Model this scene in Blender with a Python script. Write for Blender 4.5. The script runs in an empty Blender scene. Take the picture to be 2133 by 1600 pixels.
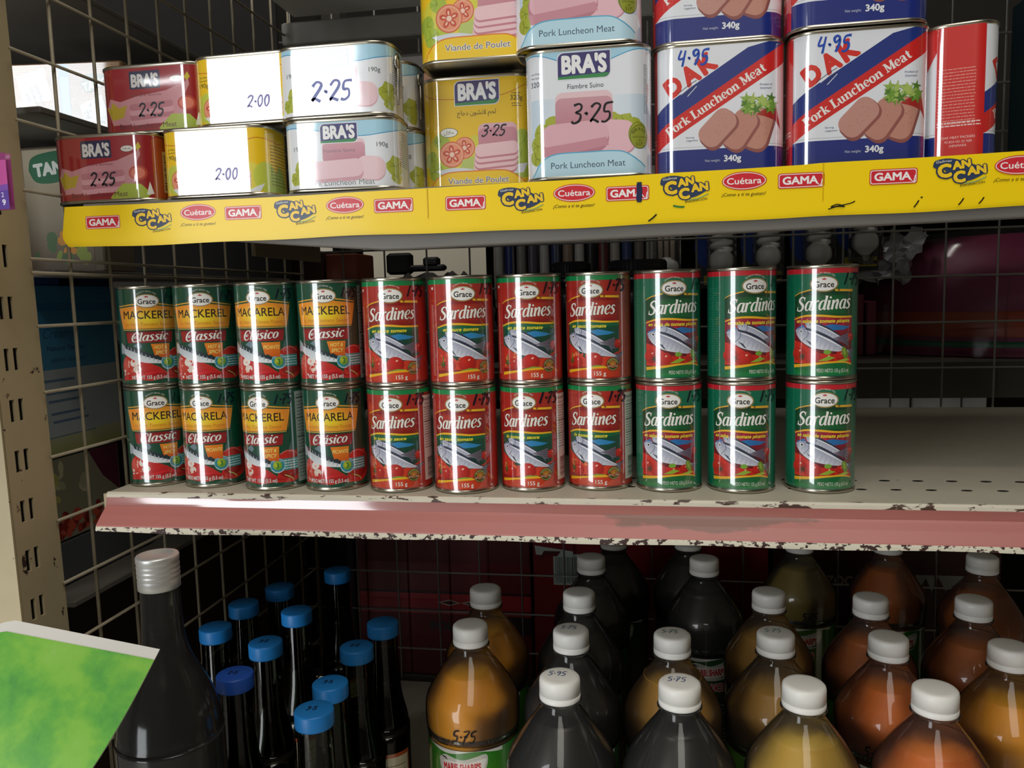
import bpy, math, random
from mathutils import Vector, Matrix
from mathutils.geometry import tessellate_polygon

random.seed(7)
scene = bpy.context.scene
COL = scene.collection
PI = math.pi

# ---------------------------------------------------------------- camera
YAW, PITCH, ROLL, FPX = 0.166487, 0.106883, -0.026616, 1682.3
fwd = Vector((-math.sin(YAW)*math.cos(PITCH), math.cos(YAW)*math.cos(PITCH), -math.sin(PITCH)))
r0 = Vector((math.cos(YAW), math.sin(YAW), 0))
u0 = r0.cross(fwd)
right = r0*math.cos(ROLL) + u0*math.sin(ROLL)
up = u0*math.cos(ROLL) - r0*math.sin(ROLL)
cam = bpy.data.objects.new('camera', bpy.data.cameras.new('camera'))
COL.objects.link(cam)
cam.data.sensor_fit = 'HORIZONTAL'
cam.data.sensor_width = 36.0
cam.data.lens = FPX*36.0/2133.0
cam.data.clip_start = 0.02
cam.matrix_world = Matrix(((right.x, up.x, -fwd.x, 0.0), (right.y, up.y, -fwd.y, -0.62601),
                           (right.z, up.z, -fwd.z, 0.159857), (0, 0, 0, 1)))
scene.camera = cam

# ---------------------------------------------------------------- world, lamps, exposure
scene.view_settings.view_transform = 'Standard'
scene.view_settings.look = 'None'
scene.view_settings.gamma = 1.0
scene.view_settings.use_curve_mapping = False
scene.view_settings.exposure = 0.0
world = bpy.data.worlds.new('world'); scene.world = world
world.use_nodes = True
world.node_tree.nodes['Background'].inputs[0].default_value = (0.75, 0.85, 1.0, 1)
world.node_tree.nodes['Background'].inputs[1].default_value = 0.02

def area(name, loc, target, sx, sy, power, color):
    l = bpy.data.lights.new(name, 'AREA'); l.shape = 'RECTANGLE'; l.size = sx; l.size_y = sy
    l.energy = power; l.color = color
    o = bpy.data.objects.new(name, l); COL.objects.link(o)
    o.location = loc
    o.rotation_euler = (Vector(target)-Vector(loc)).to_track_quat('-Z', 'Y').to_euler()
    return o
# daylight through the shop doorway behind and to the left of the camera
area('doorway_daylight', (-1.29, -1.90, -0.035), (-1.29, 0.0, -0.035), 0.80, 2.07, 33, (0.93, 0.97, 1.0))
# ceiling tubes over the aisle, over the far wall, and an added fill over the rear goods
area('skylight', (0.14, -1.72, 1.70), (0.14, -1.72, 0.0), 0.85, 2.9, 27, (1.0, 0.96, 0.88))
area('ceiling_tube', (0.45, -0.95, 1.62), (0.40, -0.6, 0.0), 0.6, 0.04, 2.5, (1.0, 0.95, 0.86))
area('rear_goods_fill', (-0.25, 0.72, 1.66), (-0.2, 0.66, 0.0), 0.8, 0.05, 3.4, (1.0, 0.95, 0.88))  # lamp added to brighten the goods behind the back mesh
area('ceiling_tube_far', (-1.0, 1.9, 1.66), (-1.0, 2.5, 0.3), 1.2, 0.08, 14, (1.0, 0.95, 0.88))

# ---------------------------------------------------------------- colours, materials
def lin(h):
    if isinstance(h, tuple): return h
    h = h.lstrip('#')
    out = []
    for i in (0, 2, 4):
        c = int(h[i:i+2], 16)/255
        out.append(c/12.92 if c <= 0.04045 else ((c+0.055)/1.055)**2.4)
    return tuple(out)
def mixc(a, b, t):
    a, b = lin(a), lin(b)
    t = max(0, min(1, t))
    return tuple(x+(y-x)*t for x, y in zip(a, b))

def principled(name, color, rough=0.5, metal=0.0, spec=0.5, coat=0.0, bump=None, vary=None, sss=0.0):
    """procedural material: base colour with slight noise variation, optional bump"""
    m = bpy.data.materials.new(name); m.use_nodes = True
    nt = m.node_tree; b = nt.nodes['Principled BSDF']
    c = lin(color)
    b.inputs['Base Color'].default_value = (*c, 1)
    b.inputs['Roughness'].default_value = rough
    b.inputs['Metallic'].default_value = metal
    b.inputs['Specular IOR Level'].default_value = spec
    b.inputs['Coat Weight'].default_value = coat
    b.inputs['Coat Roughness'].default_value = 0.08
    if sss: 
        b.inputs['Subsurface Weight'].default_value = sss
        b.inputs['Subsurface Radius'].default_value = (0.01, 0.006, 0.003)
    tc = nt.nodes.new('ShaderNodeTexCoord')
    n = nt.nodes.new('ShaderNodeTexNoise')
    n.inputs['Scale'].default_value = (vary or (40, 0))[0]; n.inputs['Detail'].default_value = 4
    nt.links.new(tc.outputs['Object'], n.inputs['Vector'])
    mx = nt.nodes.new('ShaderNodeMix'); mx.data_type = 'RGBA'
    amt = vary[1] if vary else 0.08
    mx.inputs['A'].default_value = (*[x*(1-amt) for x in c], 1)
    mx.inputs['B'].default_value = (*[min(1, x*(1+amt)) for x in c], 1)
    nt.links.new(n.outputs['Fac'], mx.inputs['Factor'])
    nt.links.new(mx.outputs['Result'], b.inputs['Base Color'])
    if bump:
        n2 = nt.nodes.new('ShaderNodeTexNoise'); n2.inputs['Scale'].default_value = bump[0]
        nt.links.new(tc.outputs['Object'], n2.inputs['Vector'])
        bp = nt.nodes.new('ShaderNodeBump'); bp.inputs['Strength'].default_value = bump[1]
        bp.inputs['Distance'].default_value = 0.001
        nt.links.new(n2.outputs['Fac'], bp.inputs['Height'])
        nt.links.new(bp.outputs['Normal'], b.inputs['Normal'])
    return m

def chipped(name, paint, under, scale=90, thr=0.62, rough=0.45, stretch=(1, 1, 1), rough2=0.8):
    """paint chipped away to show what lies under it"""
    m = principled(name, paint, rough)
    nt = m.node_tree; b = nt.nodes['Principled BSDF']
    tc = nt.nodes.new('ShaderNodeTexCoord'); mp = nt.nodes.new('ShaderNodeMapping')
    mp.inputs['Scale'].default_value = stretch
    nt.links.new(tc.outputs['Object'], mp.inputs['Vector'])
    n = nt.nodes.new('ShaderNodeTexNoise'); n.inputs['Scale'].default_value = scale; n.inputs['Detail'].default_value = 6
    n.inputs['Roughness'].default_value = 0.6
    nt.links.new(mp.outputs['Vector'], n.inputs['Vector'])
    r = nt.nodes.new('ShaderNodeValToRGB'); r.color_ramp.elements[0].position = thr; r.color_ramp.elements[1].position = thr+0.02
    nt.links.new(n.outputs['Fac'], r.inputs['Fac'])
    old = b.inputs['Base Color'].links[0].from_socket
    mx = nt.nodes.new('ShaderNodeMix'); mx.data_type = 'RGBA'
    nt.links.new(r.outputs['Color'], mx.inputs['Factor'])
    nt.links.new(old, mx.inputs['A']); mx.inputs['B'].default_value = (*lin(under), 1)
    nt.links.new(mx.outputs['Result'], b.inputs['Base Color'])
    return m

def ink_material(name, rough=0.3, spec=0.5, coat=0.0, coat_rough=0.06, bump=None, coat_ior=1.55):
    """printed surface: the colours of the print are carried by the mesh shapes of the artwork"""
    m = bpy.data.materials.new(name); m.use_nodes = True
    nt = m.node_tree; b = nt.nodes['Principled BSDF']
    a = nt.nodes.new('ShaderNodeAttribute'); a.attribute_name = 'ink'
    nt.links.new(a.outputs['Color'], b.inputs['Base Color'])
    b.inputs['Roughness'].default_value = rough
    b.inputs['Specular IOR Level'].default_value = spec
    mu = nt.nodes.new('ShaderNodeMath'); mu.operation = 'MULTIPLY'; mu.inputs[1].default_value = coat   # varnish; pen ink lies dull on top of it
    nt.links.new(a.outputs['Alpha'], mu.inputs[0]); nt.links.new(mu.outputs[0], b.inputs['Coat Weight'])
    b.inputs['Coat Roughness'].default_value = coat_rough
    b.inputs['Coat IOR'].default_value = coat_ior
    if bump:
        tc = nt.nodes.new('ShaderNodeTexCoord')
        n2 = nt.nodes.new('ShaderNodeTexNoise'); n2.inputs['Scale'].default_value = bump[0]
        nt.links.new(tc.outputs['Object'], n2.inputs['Vector'])
        bp = nt.nodes.new('ShaderNodeBump'); bp.inputs['Strength'].default_value = bump[1]; bp.inputs['Distance'].default_value = 0.001
        nt.links.new(n2.outputs['Fac'], bp.inputs['Height'])
        nt.links.new(bp.outputs['Normal'], b.inputs['Normal'])
        nt.links.new(bp.outputs['Normal'], b.inputs['Coat Normal'])
    return m

def film(name, tint, rough=0.05, ior=1.5, cloud=0.0):
    """thin clear wall (bottle, bag): sees through, with a Fresnel gloss on top"""
    m = bpy.data.materials.new(name); m.use_nodes = True
    nt = m.node_tree; nt.nodes.clear()
    o = nt.nodes.new('ShaderNodeOutputMaterial')
    t = nt.nodes.new('ShaderNodeBsdfTransparent'); t.inputs[0].default_value = (*lin(tint), 1)
    g = nt.nodes.new('ShaderNodeBsdfGlossy'); g.inputs['Roughness'].default_value = rough
    f = nt.nodes.new('ShaderNodeFresnel'); f.inputs['IOR'].default_value = ior
    mx = nt.nodes.new('ShaderNodeMixShader')
    nt.links.new(f.outputs[0], mx.inputs[0]); nt.links.new(g.outputs[0], mx.inputs[2])
    if cloud:
        d = nt.nodes.new('ShaderNodeBsdfDiffuse'); d.inputs[0].default_value = (0.8, 0.8, 0.8, 1)
        m2 = nt.nodes.new('ShaderNodeMixShader'); m2.inputs[0].default_value = cloud
        nt.links.new(t.outputs[0], m2.inputs[1]); nt.links.new(d.outputs[0], m2.inputs[2])
        nt.links.new(m2.outputs[0], mx.inputs[1])
    else:
        nt.links.new(t.outputs[0], mx.inputs[1])
    nt.links.new(mx.outputs[0], o.inputs[0])
    return m

# ---------------------------------------------------------------- object helpers
def link(name, me, mat=None, parent=None, loc=None, rot=None):
    o = bpy.data.objects.new(name, me); COL.objects.link(o)
    if mat is not None and me is not None and not me.materials:
        for x in (mat if isinstance(mat, (list, tuple)) else [mat]): me.materials.append(x)
    if parent is not None: o.parent = parent
    if loc is not None: o.location = loc
    if rot is not None: o.rotation_euler = rot
    return o
def tag(o, label, cat, group=None, kind=None):
    o['label'] = label
    if cat: o['category'] = cat
    if group: o['group'] = group
    if kind: o['kind'] = kind
    return o
def empty(name, loc=(0, 0, 0), rz=0.0):
    o = bpy.data.objects.new(name, None); COL.objects.link(o)
    o.empty_display_size = 0.02
    o.location = loc; o.rotation_euler = (0, 0, rz)
    return o
def thing(name, label, cat, loc=(0, 0, 0), rz=0.0, group=None):
    return tag(empty(name, loc, rz), label, cat, group)
def copy_tree(o, parent=None):
    c = o.copy(); COL.objects.link(c)
    if parent is not None: c.parent = parent
    for ch in o.children: copy_tree(ch, c)
    return c
def struct(name, me, mat, loc=None, rot=None):
    o = link(name, me, mat, None, loc, rot); o['kind'] = 'structure'
    return o

class MB:
    """collects shapes into one mesh"""
    def __init__(s): s.v = []; s.f = []; s.smooth = []
    def add(s, vs, fs, smooth=False):
        k = len(s.v); s.v += [tuple(v) for v in vs]
        s.f += [tuple(i+k for i in f) for f in fs]; s.smooth += [smooth]*len(fs)
        return s
    def box(s, x0, x1, y0, y1, z0, z1, b=0.0, M=None):
        """box with chamfered edges b"""
        if b <= 0:
            vs = [(x, y, z) for x in (x0, x1) for y in (y0, y1) for z in (z0, z1)]
            fs = [(0, 1, 3, 2), (4, 6, 7, 5), (0, 4, 5, 1), (2, 3, 7, 6), (0, 2, 6, 4), (1, 5, 7, 3)]
        else:
            vs = []; fs = []
            def ring(z, i):
                return [(x0+i+b, y0+i, z), (x1-i-b, y0+i, z), (x1-i, y0+i+b, z), (x1-i, y1-i-b, z),
                        (x1-i-b, y1-i, z), (x0+i+b, y1-i, z), (x0+i, y1-i-b, z), (x0+i, y0+i+b, z)]
            rs = [ring(z0, b), ring(z0+b, 0), ring(z1-b, 0), ring(z1, b)]
            for r in rs: vs += r
            for k in range(3):
                for i in range(8):
                    fs.append((k*8+i, k*8+(i+1) % 8, (k+1)*8+(i+1) % 8, (k+1)*8+i))
            fs.append(tuple(reversed(range(8)))); fs.append(tuple(range(24, 32)))
        if M is not None: vs = [M @ Vector(v) for v in vs]
        return s.add(vs, fs)
    def tube(s, a, b, r, n=8):
        return s.path([a, b], r, n)
    def path(s, pts, r, n=8, closed=False):
        pts = [Vector(p) for p in pts]; vs = []; fs = []
        rr = r if isinstance(r, (list, tuple)) else [r]*len(pts)
        prev = None
        for i, p in enumerate(pts):
            d = (pts[min(i+1, len(pts)-1)]-pts[max(i-1, 0)]).normalized()
            ref = Vector((0, 0, 1)) if abs(d.z) < 0.9 else Vector((1, 0, 0))
            if prev is None: u = d.cross(ref).normalized()
            else:
                u = prev - d*prev.dot(d)
                u = u.normalized() if u.length > 1e-6 else d.cross(ref).normalized()
            prev = u; w = d.cross(u)
            for k in range(n):
                a = 2*PI*k/n
                vs.append(p + (u*math.cos(a)+w*math.sin(a))*rr[i])
        m = len(pts)
        for i in range(m-1):
            for k in range(n):
                fs.append((i*n+k, i*n+(k+1) % n, (i+1)*n+(k+1) % n, (i+1)*n+k))
        fs.append(tuple(reversed(range(n)))); fs.append(tuple(range((m-1)*n, m*n)))
        return s.add(vs, fs, True)
    def lathe(s, prof, n=48, cap0=True, cap1=True, c=(0, 0)):
        vs = []; fs = []
        for (r, z) in prof:
            for k in range(n):
                a = 2*PI*k/n
                vs.append((c[0]+r*math.cos(a), c[1]+r*math.sin(a), z))
        for i in range(len(prof)-1):
            for k in range(n):
                fs.append((i*n+k, i*n+(k+1) % n, (i+1)*n+(k+1) % n, (i+1)*n+k))
        s.add(vs, fs, True)
        k0 = len(s.v)-len(vs)
        if cap0: s.f.append(tuple(k0+i for i in reversed(range(n)))); s.smooth.append(False)
        if cap1: s.f.append(tuple(k0+(len(prof)-1)*n+i for i in range(n))); s.smooth.append(False)
        return s
    def loft(s, rings, cap=True, smooth=True):
        n = len(rings[0]); vs = [v for r in rings for v in r]; fs = []
        for i in range(len(rings)-1):
            for k in range(n):
                fs.append((i*n+k, i*n+(k+1) % n, (i+1)*n+(k+1) % n, (i+1)*n+k))
        s.add(vs, fs, smooth); k0 = len(s.v)-len(vs)
        if cap:
            s.f.append(tuple(k0+i for i in reversed(range(n)))); s.smooth.append(False)
            s.f.append(tuple(k0+(len(rings)-1)*n+i for i in range(n))); s.smooth.append(False)
        return s
    def mesh(s, name):
        me = bpy.data.meshes.new(name); me.from_pydata(s.v, [], s.f); me.update()
        me.polygons.foreach_set('use_smooth', s.smooth)
        return me
    def build(s, name, mat, parent=None, loc=None, rot=None, auto=None):
        me = s.mesh(name)
        if auto:
            me.set_sharp_from_angle(angle=auto)
        return link(name, me, mat, parent, loc, rot)

# ---------------------------------------------------------------- printed artwork
def cr(pts, n=6):
    """Catmull-Rom through points of any dimension"""
    P = [pts[0]]+list(pts)+[pts[-1]]; out = []
    for i in range(1, len(P)-2):
        for k in range(n):
            t = k/n
            out.append(tuple(0.5*((2*b)+(-a+c)*t+(2*a-5*b+4*c-d)*t*t+(-a+3*b-3*c+d)*t**3)
                             for a, b, c, d in zip(P[i-1], P[i], P[i+1], P[i+2])))
    out.append(tuple(pts[-1])); return out

_txt = {}
def glyph_tris(s, bold, shear):
    key = (s, bold, shear)
    if key not in _txt:
        cu = bpy.data.curves.new('t', 'FONT'); cu.body = s; cu.size = 1.0; cu.offset = bold; cu.shear = shear
        cu.resolution_u = 3
        o = bpy.data.objects.new('t', cu); COL.objects.link(o)
        dg = bpy.context.evaluated_depsgraph_get()
        me = bpy.data.meshes.new_from_object(o.evaluated_get(dg))
        tris = []
        for p in me.polygons:
            q = [me.vertices[i].co.xy[:] for i in p.vertices]
            for k in range(1, len(q)-1): tris.append((q[0], q[k], q[k+1]))
        bpy.data.objects.remove(o); bpy.data.curves.remove(cu); bpy.data.meshes.remove(me)
        _txt[key] = tris
    return _txt[key]
CAP = 0.729

# bold italic book face and slab face, drawn as pen strokes (x, y, width); cap height 1
G = {}
G['a'] = (.56, [[(.42,.55,.08),(.30,.67,.07),(.15,.58,.13),(.08,.35,.16),(.12,.10,.13),(.24,.02,.07),(.36,.14,.06),(.42,.40,.05)], [(.45,.68,.16),(.43,.30,.17),(.43,.10,.15),(.51,.02,.08),(.58,.10,.04)]])
G['S'] = (.62, [[(.50,.80,.05),(.42,.95,.09),(.27,.99,.10),(.12,.88,.14),(.12,.70,.17),(.28,.55,.19),(.44,.40,.19),(.48,.20,.16),(.36,.04,.10),(.18,.01,.09),(.07,.10,.08),(.04,.24,.05)], [(.50,.72,.05),(.52,.99,.05)], [(.04,.01,.05),(.04,.30,.05)]])
G['r'] = (.43, [[(.12,.67,.16),(.12,.0,.17)], [(.0,.60,.04),(.12,.66,.08)], [(.16,.45,.05),(.24,.62,.07),(.33,.67,.13),(.38,.60,.13)]])
G['d'] = (.58, [G['a'][1][0], [(.46,1.0,.16),(.44,.3,.17),(.44,.1,.15),(.51,.02,.08),(.58,.1,.04)], [(.32,.97,.04),(.44,1,.06)]])
G['i'] = (.30, [[(.13,.67,.16),(.12,.2,.17),(.14,.06,.14),(.2,.01,.07),(.28,.1,.04)], [(.0,.6,.04),(.12,.66,.08)], [(.14,.80,.05),(.15,.86,.17),(.16,.93,.05)]])
G['n'] = (.60, [[(.12,.67,.16),(.12,.0,.17)], [(.0,.60,.04),(.12,.66,.08)], [(.18,.42,.05),(.30,.63,.09),(.40,.66,.13),(.44,.50,.17),(.42,.15,.16),(.45,.03,.09),(.55,.09,.04)]])
G['e'] = (.47, [[(.1,.33,.05),(.3,.38,.06),(.40,.52,.1),(.34,.66,.09),(.2,.66,.08),(.09,.48,.15),(.08,.25,.17),(.15,.06,.12),(.28,.01,.08),(.43,.14,.05)]])
G['s'] = (.43, [[(.36,.55,.06),(.28,.66,.08),(.16,.64,.10),(.11,.5,.15),(.24,.36,.17),(.34,.2,.16),(.26,.04,.10),(.13,.01,.08),(.04,.12,.06)]])
G['l'] = (.30, [[(.14,1,.16),(.13,.2,.17),(.15,.05,.14),(.21,.01,.07),(.29,.1,.04)], [(.02,.96,.04),(.13,1,.06)]])
G['c'] = (.44, [[(.36,.52,.12),(.32,.66,.09),(.2,.66,.08),(.09,.48,.14),(.08,.25,.17),(.15,.06,.12),(.28,.01,.08),(.40,.14,.05)]])
G['o'] = (.54, [[(.26,.68,.06),(.1,.52,.15),(.08,.3,.17),(.12,.1,.12),(.24,.0,.06),(.4,.16,.15),(.43,.36,.17),(.4,.55,.14),(.26,.68,.06)]])
G['á'] = (.56, G['a'][1]+[[(.28,.78,.05),(.40,.96,.13)]])
G['C'] = (.68, [[(.62,.72,.10),(.56,.95,.09),(.38,1.04,.08),(.16,.86,.13),(.07,.5,.18),(.14,.15,.16),(.32,.0,.1),(.52,.08,.06),(.62,.22,.04)], [(.40,.62,.05),(.27,.55,.09),(.30,.40,.10),(.44,.44,.05),(.46,.6,.04)]])
# slab face (upright)
def slab(*ss): return [list(s) for s in ss]
G['P|'] = (.76, slab([(.20,.97,.22),(.20,.03,.22)], [(.02,.955,.09),(.4,.955,.09)], [(.02,.045,.09),(.42,.045,.09)], [(.3,.955,.09),(.5,.95,.12),(.62,.74,.22),(.5,.52,.12),(.3,.49,.08)]))
G['L|'] = (.70, slab([(.20,.97,.22),(.20,.03,.22)], [(.02,.955,.09),(.40,.955,.09)], [(.02,.045,.09),(.66,.045,.09)], [(.62,.05,.1),(.64,.34,.07)]))
G['M|'] = (1.0, slab([(.16,.97,.1),(.16,.03,.1)], [(.82,.97,.22),(.82,.03,.22)], [(.18,.95,.2),(.5,.12,.2)], [(.5,.12,.08),(.8,.95,.08)], [(.02,.955,.09),(.3,.955,.09)], [(.7,.955,.09),(.98,.955,.09)], [(.02,.045,.09),(.32,.045,.09)], [(.66,.045,.09),(.98,.045,.09)]))
G['o|'] = (.62, slab([(.31,.68,.07),(.12,.52,.18),(.10,.32,.21),(.14,.1,.16),(.31,-.01,.07),(.48,.12,.17),(.51,.34,.21),(.48,.56,.17),(.31,.68,.07)]))
G['r|'] = (.56, slab([(.18,.66,.2),(.18,.03,.2)], [(.02,.63,.08),(.2,.63,.08)], [(.02,.04,.08),(.40,.04,.08)], [(.26,.42,.06),(.34,.62,.1),(.44,.64,.2),(.50,.56,.16)]))
G['k|'] = (.72, slab([(.18,.98,.2),(.18,.03,.2)], [(.02,.96,.08),(.2,.96,.08)], [(.02,.04,.08),(.34,.04,.08)], [(.26,.3,.07),(.54,.62,.08)], [(.42,.64,.07),(.68,.64,.07)], [(.34,.4,.16),(.58,.05,.2)], [(.42,.04,.08),(.72,.04,.08)]))
G['u|'] = (.70, slab([(.17,.66,.2),(.17,.25,.2),(.24,.05,.14),(.36,.02,.08),(.48,.16,.06)], [(.02,.63,.08),(.2,.63,.08)], [(.52,.66,.2),(.52,.03,.2)], [(.38,.63,.08),(.54,.63,.08)], [(.52,.04,.08),(.68,.04,.08)]))
G['n|'] = (.74, slab([(.18,.66,.2),(.18,.03,.2)], [(.02,.63,.08),(.2,.63,.08)], [(.02,.04,.08),(.34,.04,.08)], [(.26,.48,.06),(.4,.65,.1),(.52,.6,.17),(.55,.4,.2),(.55,.03,.2)], [(.40,.04,.08),(.72,.04,.08)]))
G['h|'] = (.74, slab([(.18,.98,.2),(.18,.03,.2)], [(.02,.96,.08),(.2,.96,.08)], [(.02,.04,.08),(.34,.04,.08)], [(.26,.48,.06),(.4,.65,.1),(.52,.6,.17),(.55,.4,.2),(.55,.03,.2)], [(.40,.04,.08),(.72,.04,.08)]))
G['c|'] = (.55, slab([(.44,.52,.2),(.38,.66,.1),(.24,.66,.09),(.12,.5,.17),(.10,.28,.2),(.17,.06,.14),(.32,.0,.09),(.48,.14,.06)]))
G['e|'] = (.58, slab([(.12,.35,.07),(.46,.36,.07),(.48,.5,.15),(.36,.66,.1),(.24,.66,.09),(.12,.5,.17),(.10,.28,.2),(.17,.06,.14),(.32,.0,.09),(.50,.14,.06)]))
G['a|'] = (.64, slab([(.08,.5,.16),(.16,.64,.1),(.32,.66,.1),(.42,.55,.19),(.42,.12,.2),(.48,.03,.1),(.6,.06,.06)], [(.38,.36,.07),(.2,.32,.12),(.1,.18,.18),(.16,.04,.13),(.28,.02,.07),(.38,.14,.05)]))
G['t|'] = (.46, slab([(.2,.9,.1),(.2,.6,.2),(.2,.2,.2),(.26,.04,.13),(.36,.01,.07),(.43,.12,.05)], [(.02,.63,.08),(.40,.63,.08)]))

DIG = {'1': [[(.32,1),(.12,0)]], '2': [[(.02,.78),(.2,1),(.42,.92),(.40,.65),(.05,.05),(.16,.14),(.45,.0)]],
       '3': [[(.04,.92),(.28,1),(.42,.86),(.36,.66),(.16,.55),(.40,.44),(.36,.14),(.12,.0),(.0,.12)]],
       '4': [[(.14,1),(.02,.45),(.40,.5)], [(.40,1),(.30,-.05)]],
       '5': [[(.48,.98),(.14,.92),(.10,.56),(.34,.52),(.38,.22),(.2,.0),(.0,.06)]],
       '7': [[(.0,.93),(.46,.98),(.2,.5),(.08,-.03)], [(.06,.5),(.36,.54)]],
       '9': [[(.40,.86),(.22,1),(.06,.82),(.18,.58),(.40,.8),(.36,.4),(.22,.0)]],
       '0': [[(.22,1),(.04,.6),(.16,.02),(.38,.3),(.36,.85),(.22,1)]], '.': [[(.04,.46),(.10,.50),(.16,.46),(.10,.42)]]}

class Art:
    """flat artwork in millimetres; each shape lies on a layer a few microns above the last"""
    def __init__(s): s.L = []          # (triangles, colour function)
    def tris(s, tr, col, inc=1.0):
        c = col if callable(col) else (lambda u, z, k=lin(col): k)
        s.L.append((tr, c, inc)); return s
    def poly(s, pts, col):
        idx = tessellate_polygon([[Vector((x, y, 0)) for x, y in pts]])
        return s.tris([tuple(pts[i] for i in t) for t in idx], col)
    def rect(s, u0, u1, z0, z1, col, nu=1, nz=1):
        tr = []
        for i in range(nu):
            for j in range(nz):
                a, b = u0+(u1-u0)*i/nu, u0+(u1-u0)*(i+1)/nu
                c, d = z0+(z1-z0)*j/nz, z0+(z1-z0)*(j+1)/nz
                tr += [((a, c), (b, c), (b, d)), ((a, c), (b, d), (a, d))]
        return s.tris(tr, col)
    def ell(s, cu, cz, ru, rz, col, rot=0, n=28):
        ca, sa = math.cos(rot), math.sin(rot); P = []
        for k in range(n):
            a = 2*PI*k/n; x, y = ru*math.cos(a), rz*math.sin(a)
            P.append((cu+x*ca-y*sa, cz+x*sa+y*ca))
        return s.tris([((cu, cz), P[k], P[(k+1) % n]) for k in range(n)], col)
    def rrect(s, u0, u1, z0, z1, r, col, rot=0, corners=(1, 1, 1, 1)):
        cu, cz = (u0+u1)/2, (z0+z1)/2; P = []
        for (x, z, a0), on in zip(((u1-r, z1-r, 0), (u0+r, z1-r, 90), (u0+r, z0+r, 180), (u1-r, z0+r, 270)), corners):
            if not on:
                P.append((u1 if a0 in (0, 270) else u0, z1 if a0 < 180 else z0)); continue
            for k in range(7):
                a = math.radians(a0+15*k); P.append((x+r*math.cos(a), z+r*math.sin(a)))
        ca, sa = math.cos(rot), math.sin(rot)
        P = [(cu+(x-cu)*ca-(z-cz)*sa, cz+(x-cu)*sa+(z-cz)*ca) for x, z in P]
        return s.poly(P, col)
    def stroke(s, pts, w, col, n=5, smooth=True):
        """line of width w (number) or with points (u, z, w)"""
        if len(pts[0]) == 2: pts = [(x, y, w) for x, y in pts]
        P = cr(pts, n) if smooth and len(pts) > 2 else pts
        Lf, Rt = [], []
        for i, p in enumerate(P):
            a, b = P[max(i-1, 0)], P[min(i+1, len(P)-1)]
            dx, dy = b[0]-a[0], b[1]-a[1]; l = math.hypot(dx, dy) or 1
            nx, ny = -dy/l*p[2]/2, dx/l*p[2]/2
            Lf.append((p[0]+nx, p[1]+ny)); Rt.append((p[0]-nx, p[1]-ny))
        tr = []
        for i in range(len(P)-1):
            tr += [(Lf[i], Rt[i], Rt[i+1]), (Lf[i], Rt[i+1], Lf[i+1])]
        return s.tris(tr, col)
    def group(s, fn, M):
        """draw with fn into a sub-art, then transform its points with M(u,z)"""
        sub = Art(); fn(sub)
        for tr, c, inc in sub.L: s.L.append(([tuple(M(*p) for p in t) for t in tr], c, inc))
        return s
    def text(s, body, cu, z, h, col, w=None, bold=0.0, shear=0.0, rot=0.0, align='c', outline=None, warp=None, maxw=None):
        """sans lettering: cap height h, baseline z, total width w"""
        if bold < 0.008: bold = 0.0
        tr0 = glyph_tris(body, 0.0, shear)
        xs = [p[0] for t in tr0 for p in t]
        x0, x1 = min(xs)-bold, max(xs)+bold
        k = h/CAP; kx = (w/(x1-x0)) if w else k
        if maxw and (x1-x0)*kx > maxw: kx = maxw/(x1-x0)
        W = (x1-x0)*kx; o = {'c': -W/2, 'l': 0, 'r': -W}[align]
        ca, sa = math.cos(rot), math.sin(rot)
        def place(b, c_, n=6):
            for dx, dy in ([(0, 0)] if b <= 0 else [(b*math.cos(2*PI*i/n), b*math.sin(2*PI*i/n)) for i in range(n)]):
                def M(p):
                    x, y = (p[0]+dx-x0)*kx+o, (p[1]+dy)*k
                    if warp: x, y = warp(x, y)
                    return (cu+x*ca-y*sa, z+x*sa+y*ca)
                s.tris([tuple(M(p) for p in t) for t in tr0], c_, 1.0 if b <= 0 else 0.3)
        if outline: place(bold+outline[1], outline[0], 8)
        place(bold, col, 12 if bold > .045 else 6); return s
    def serif(s, body, cu, z, h, col, w=None, slabs=False, shear=0.22, rot=0.0, warp=None, outline=None, rise=0.0):
        x = 0; strokes = []
        for ch in body:
            if ch == ' ': x += .32; continue
            adv, ss = G[ch+'|' if slabs else ch]
            for st in ss: strokes.append([(px+x+(0 if slabs else shear*py), py, pw) for px, py, pw in st])
            x += adv
        k = h; kx = (w/x) if w else k; W = x*kx
        ca, sa = math.cos(rot), math.sin(rot); tr = []; to = []
        def M(px, py):
            a, b = px*kx-W/2, py*k+rise*(px*kx-W/2)
            if warp: a, b = warp(a, b)
            return (cu+a*ca-b*sa, z+a*sa+b*ca)
        for st in strokes:
            for extra, dst in (((outline[1] if outline else 0), to), (0, tr)):
                sub = Art(); sub.stroke([(a, b, c+extra) for a, b, c in st], 0, '#ffffff', 5)
                dst.append([tuple(M(*p) for p in t) for t in sub.L[0][0]])
        if outline:
            for q in to: s.tris(q, outline[0], 0.3)
        for q in tr: s.tris(q, col, 0.3)
        return s
    def arctext(s, body, cu, cz, r, h, col, a0, a1, bold=0.0):
        """small capitals along an arc from angle a0 to a1 (degrees)"""
        tr = glyph_tris(body, 0.0, 0); xs = [p[0] for t in tr for p in t]; x0, x1 = min(xs), max(xs)
        def M(p):
            a = math.radians(a0+(a1-a0)*(p[0]-x0)/(x1-x0)); rr = r+p[1]*h/CAP
            return (cu+rr*math.cos(a), cz+rr*math.sin(a))
        return s.tris([tuple(M(p) for p in t) for t in tr], col)
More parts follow.
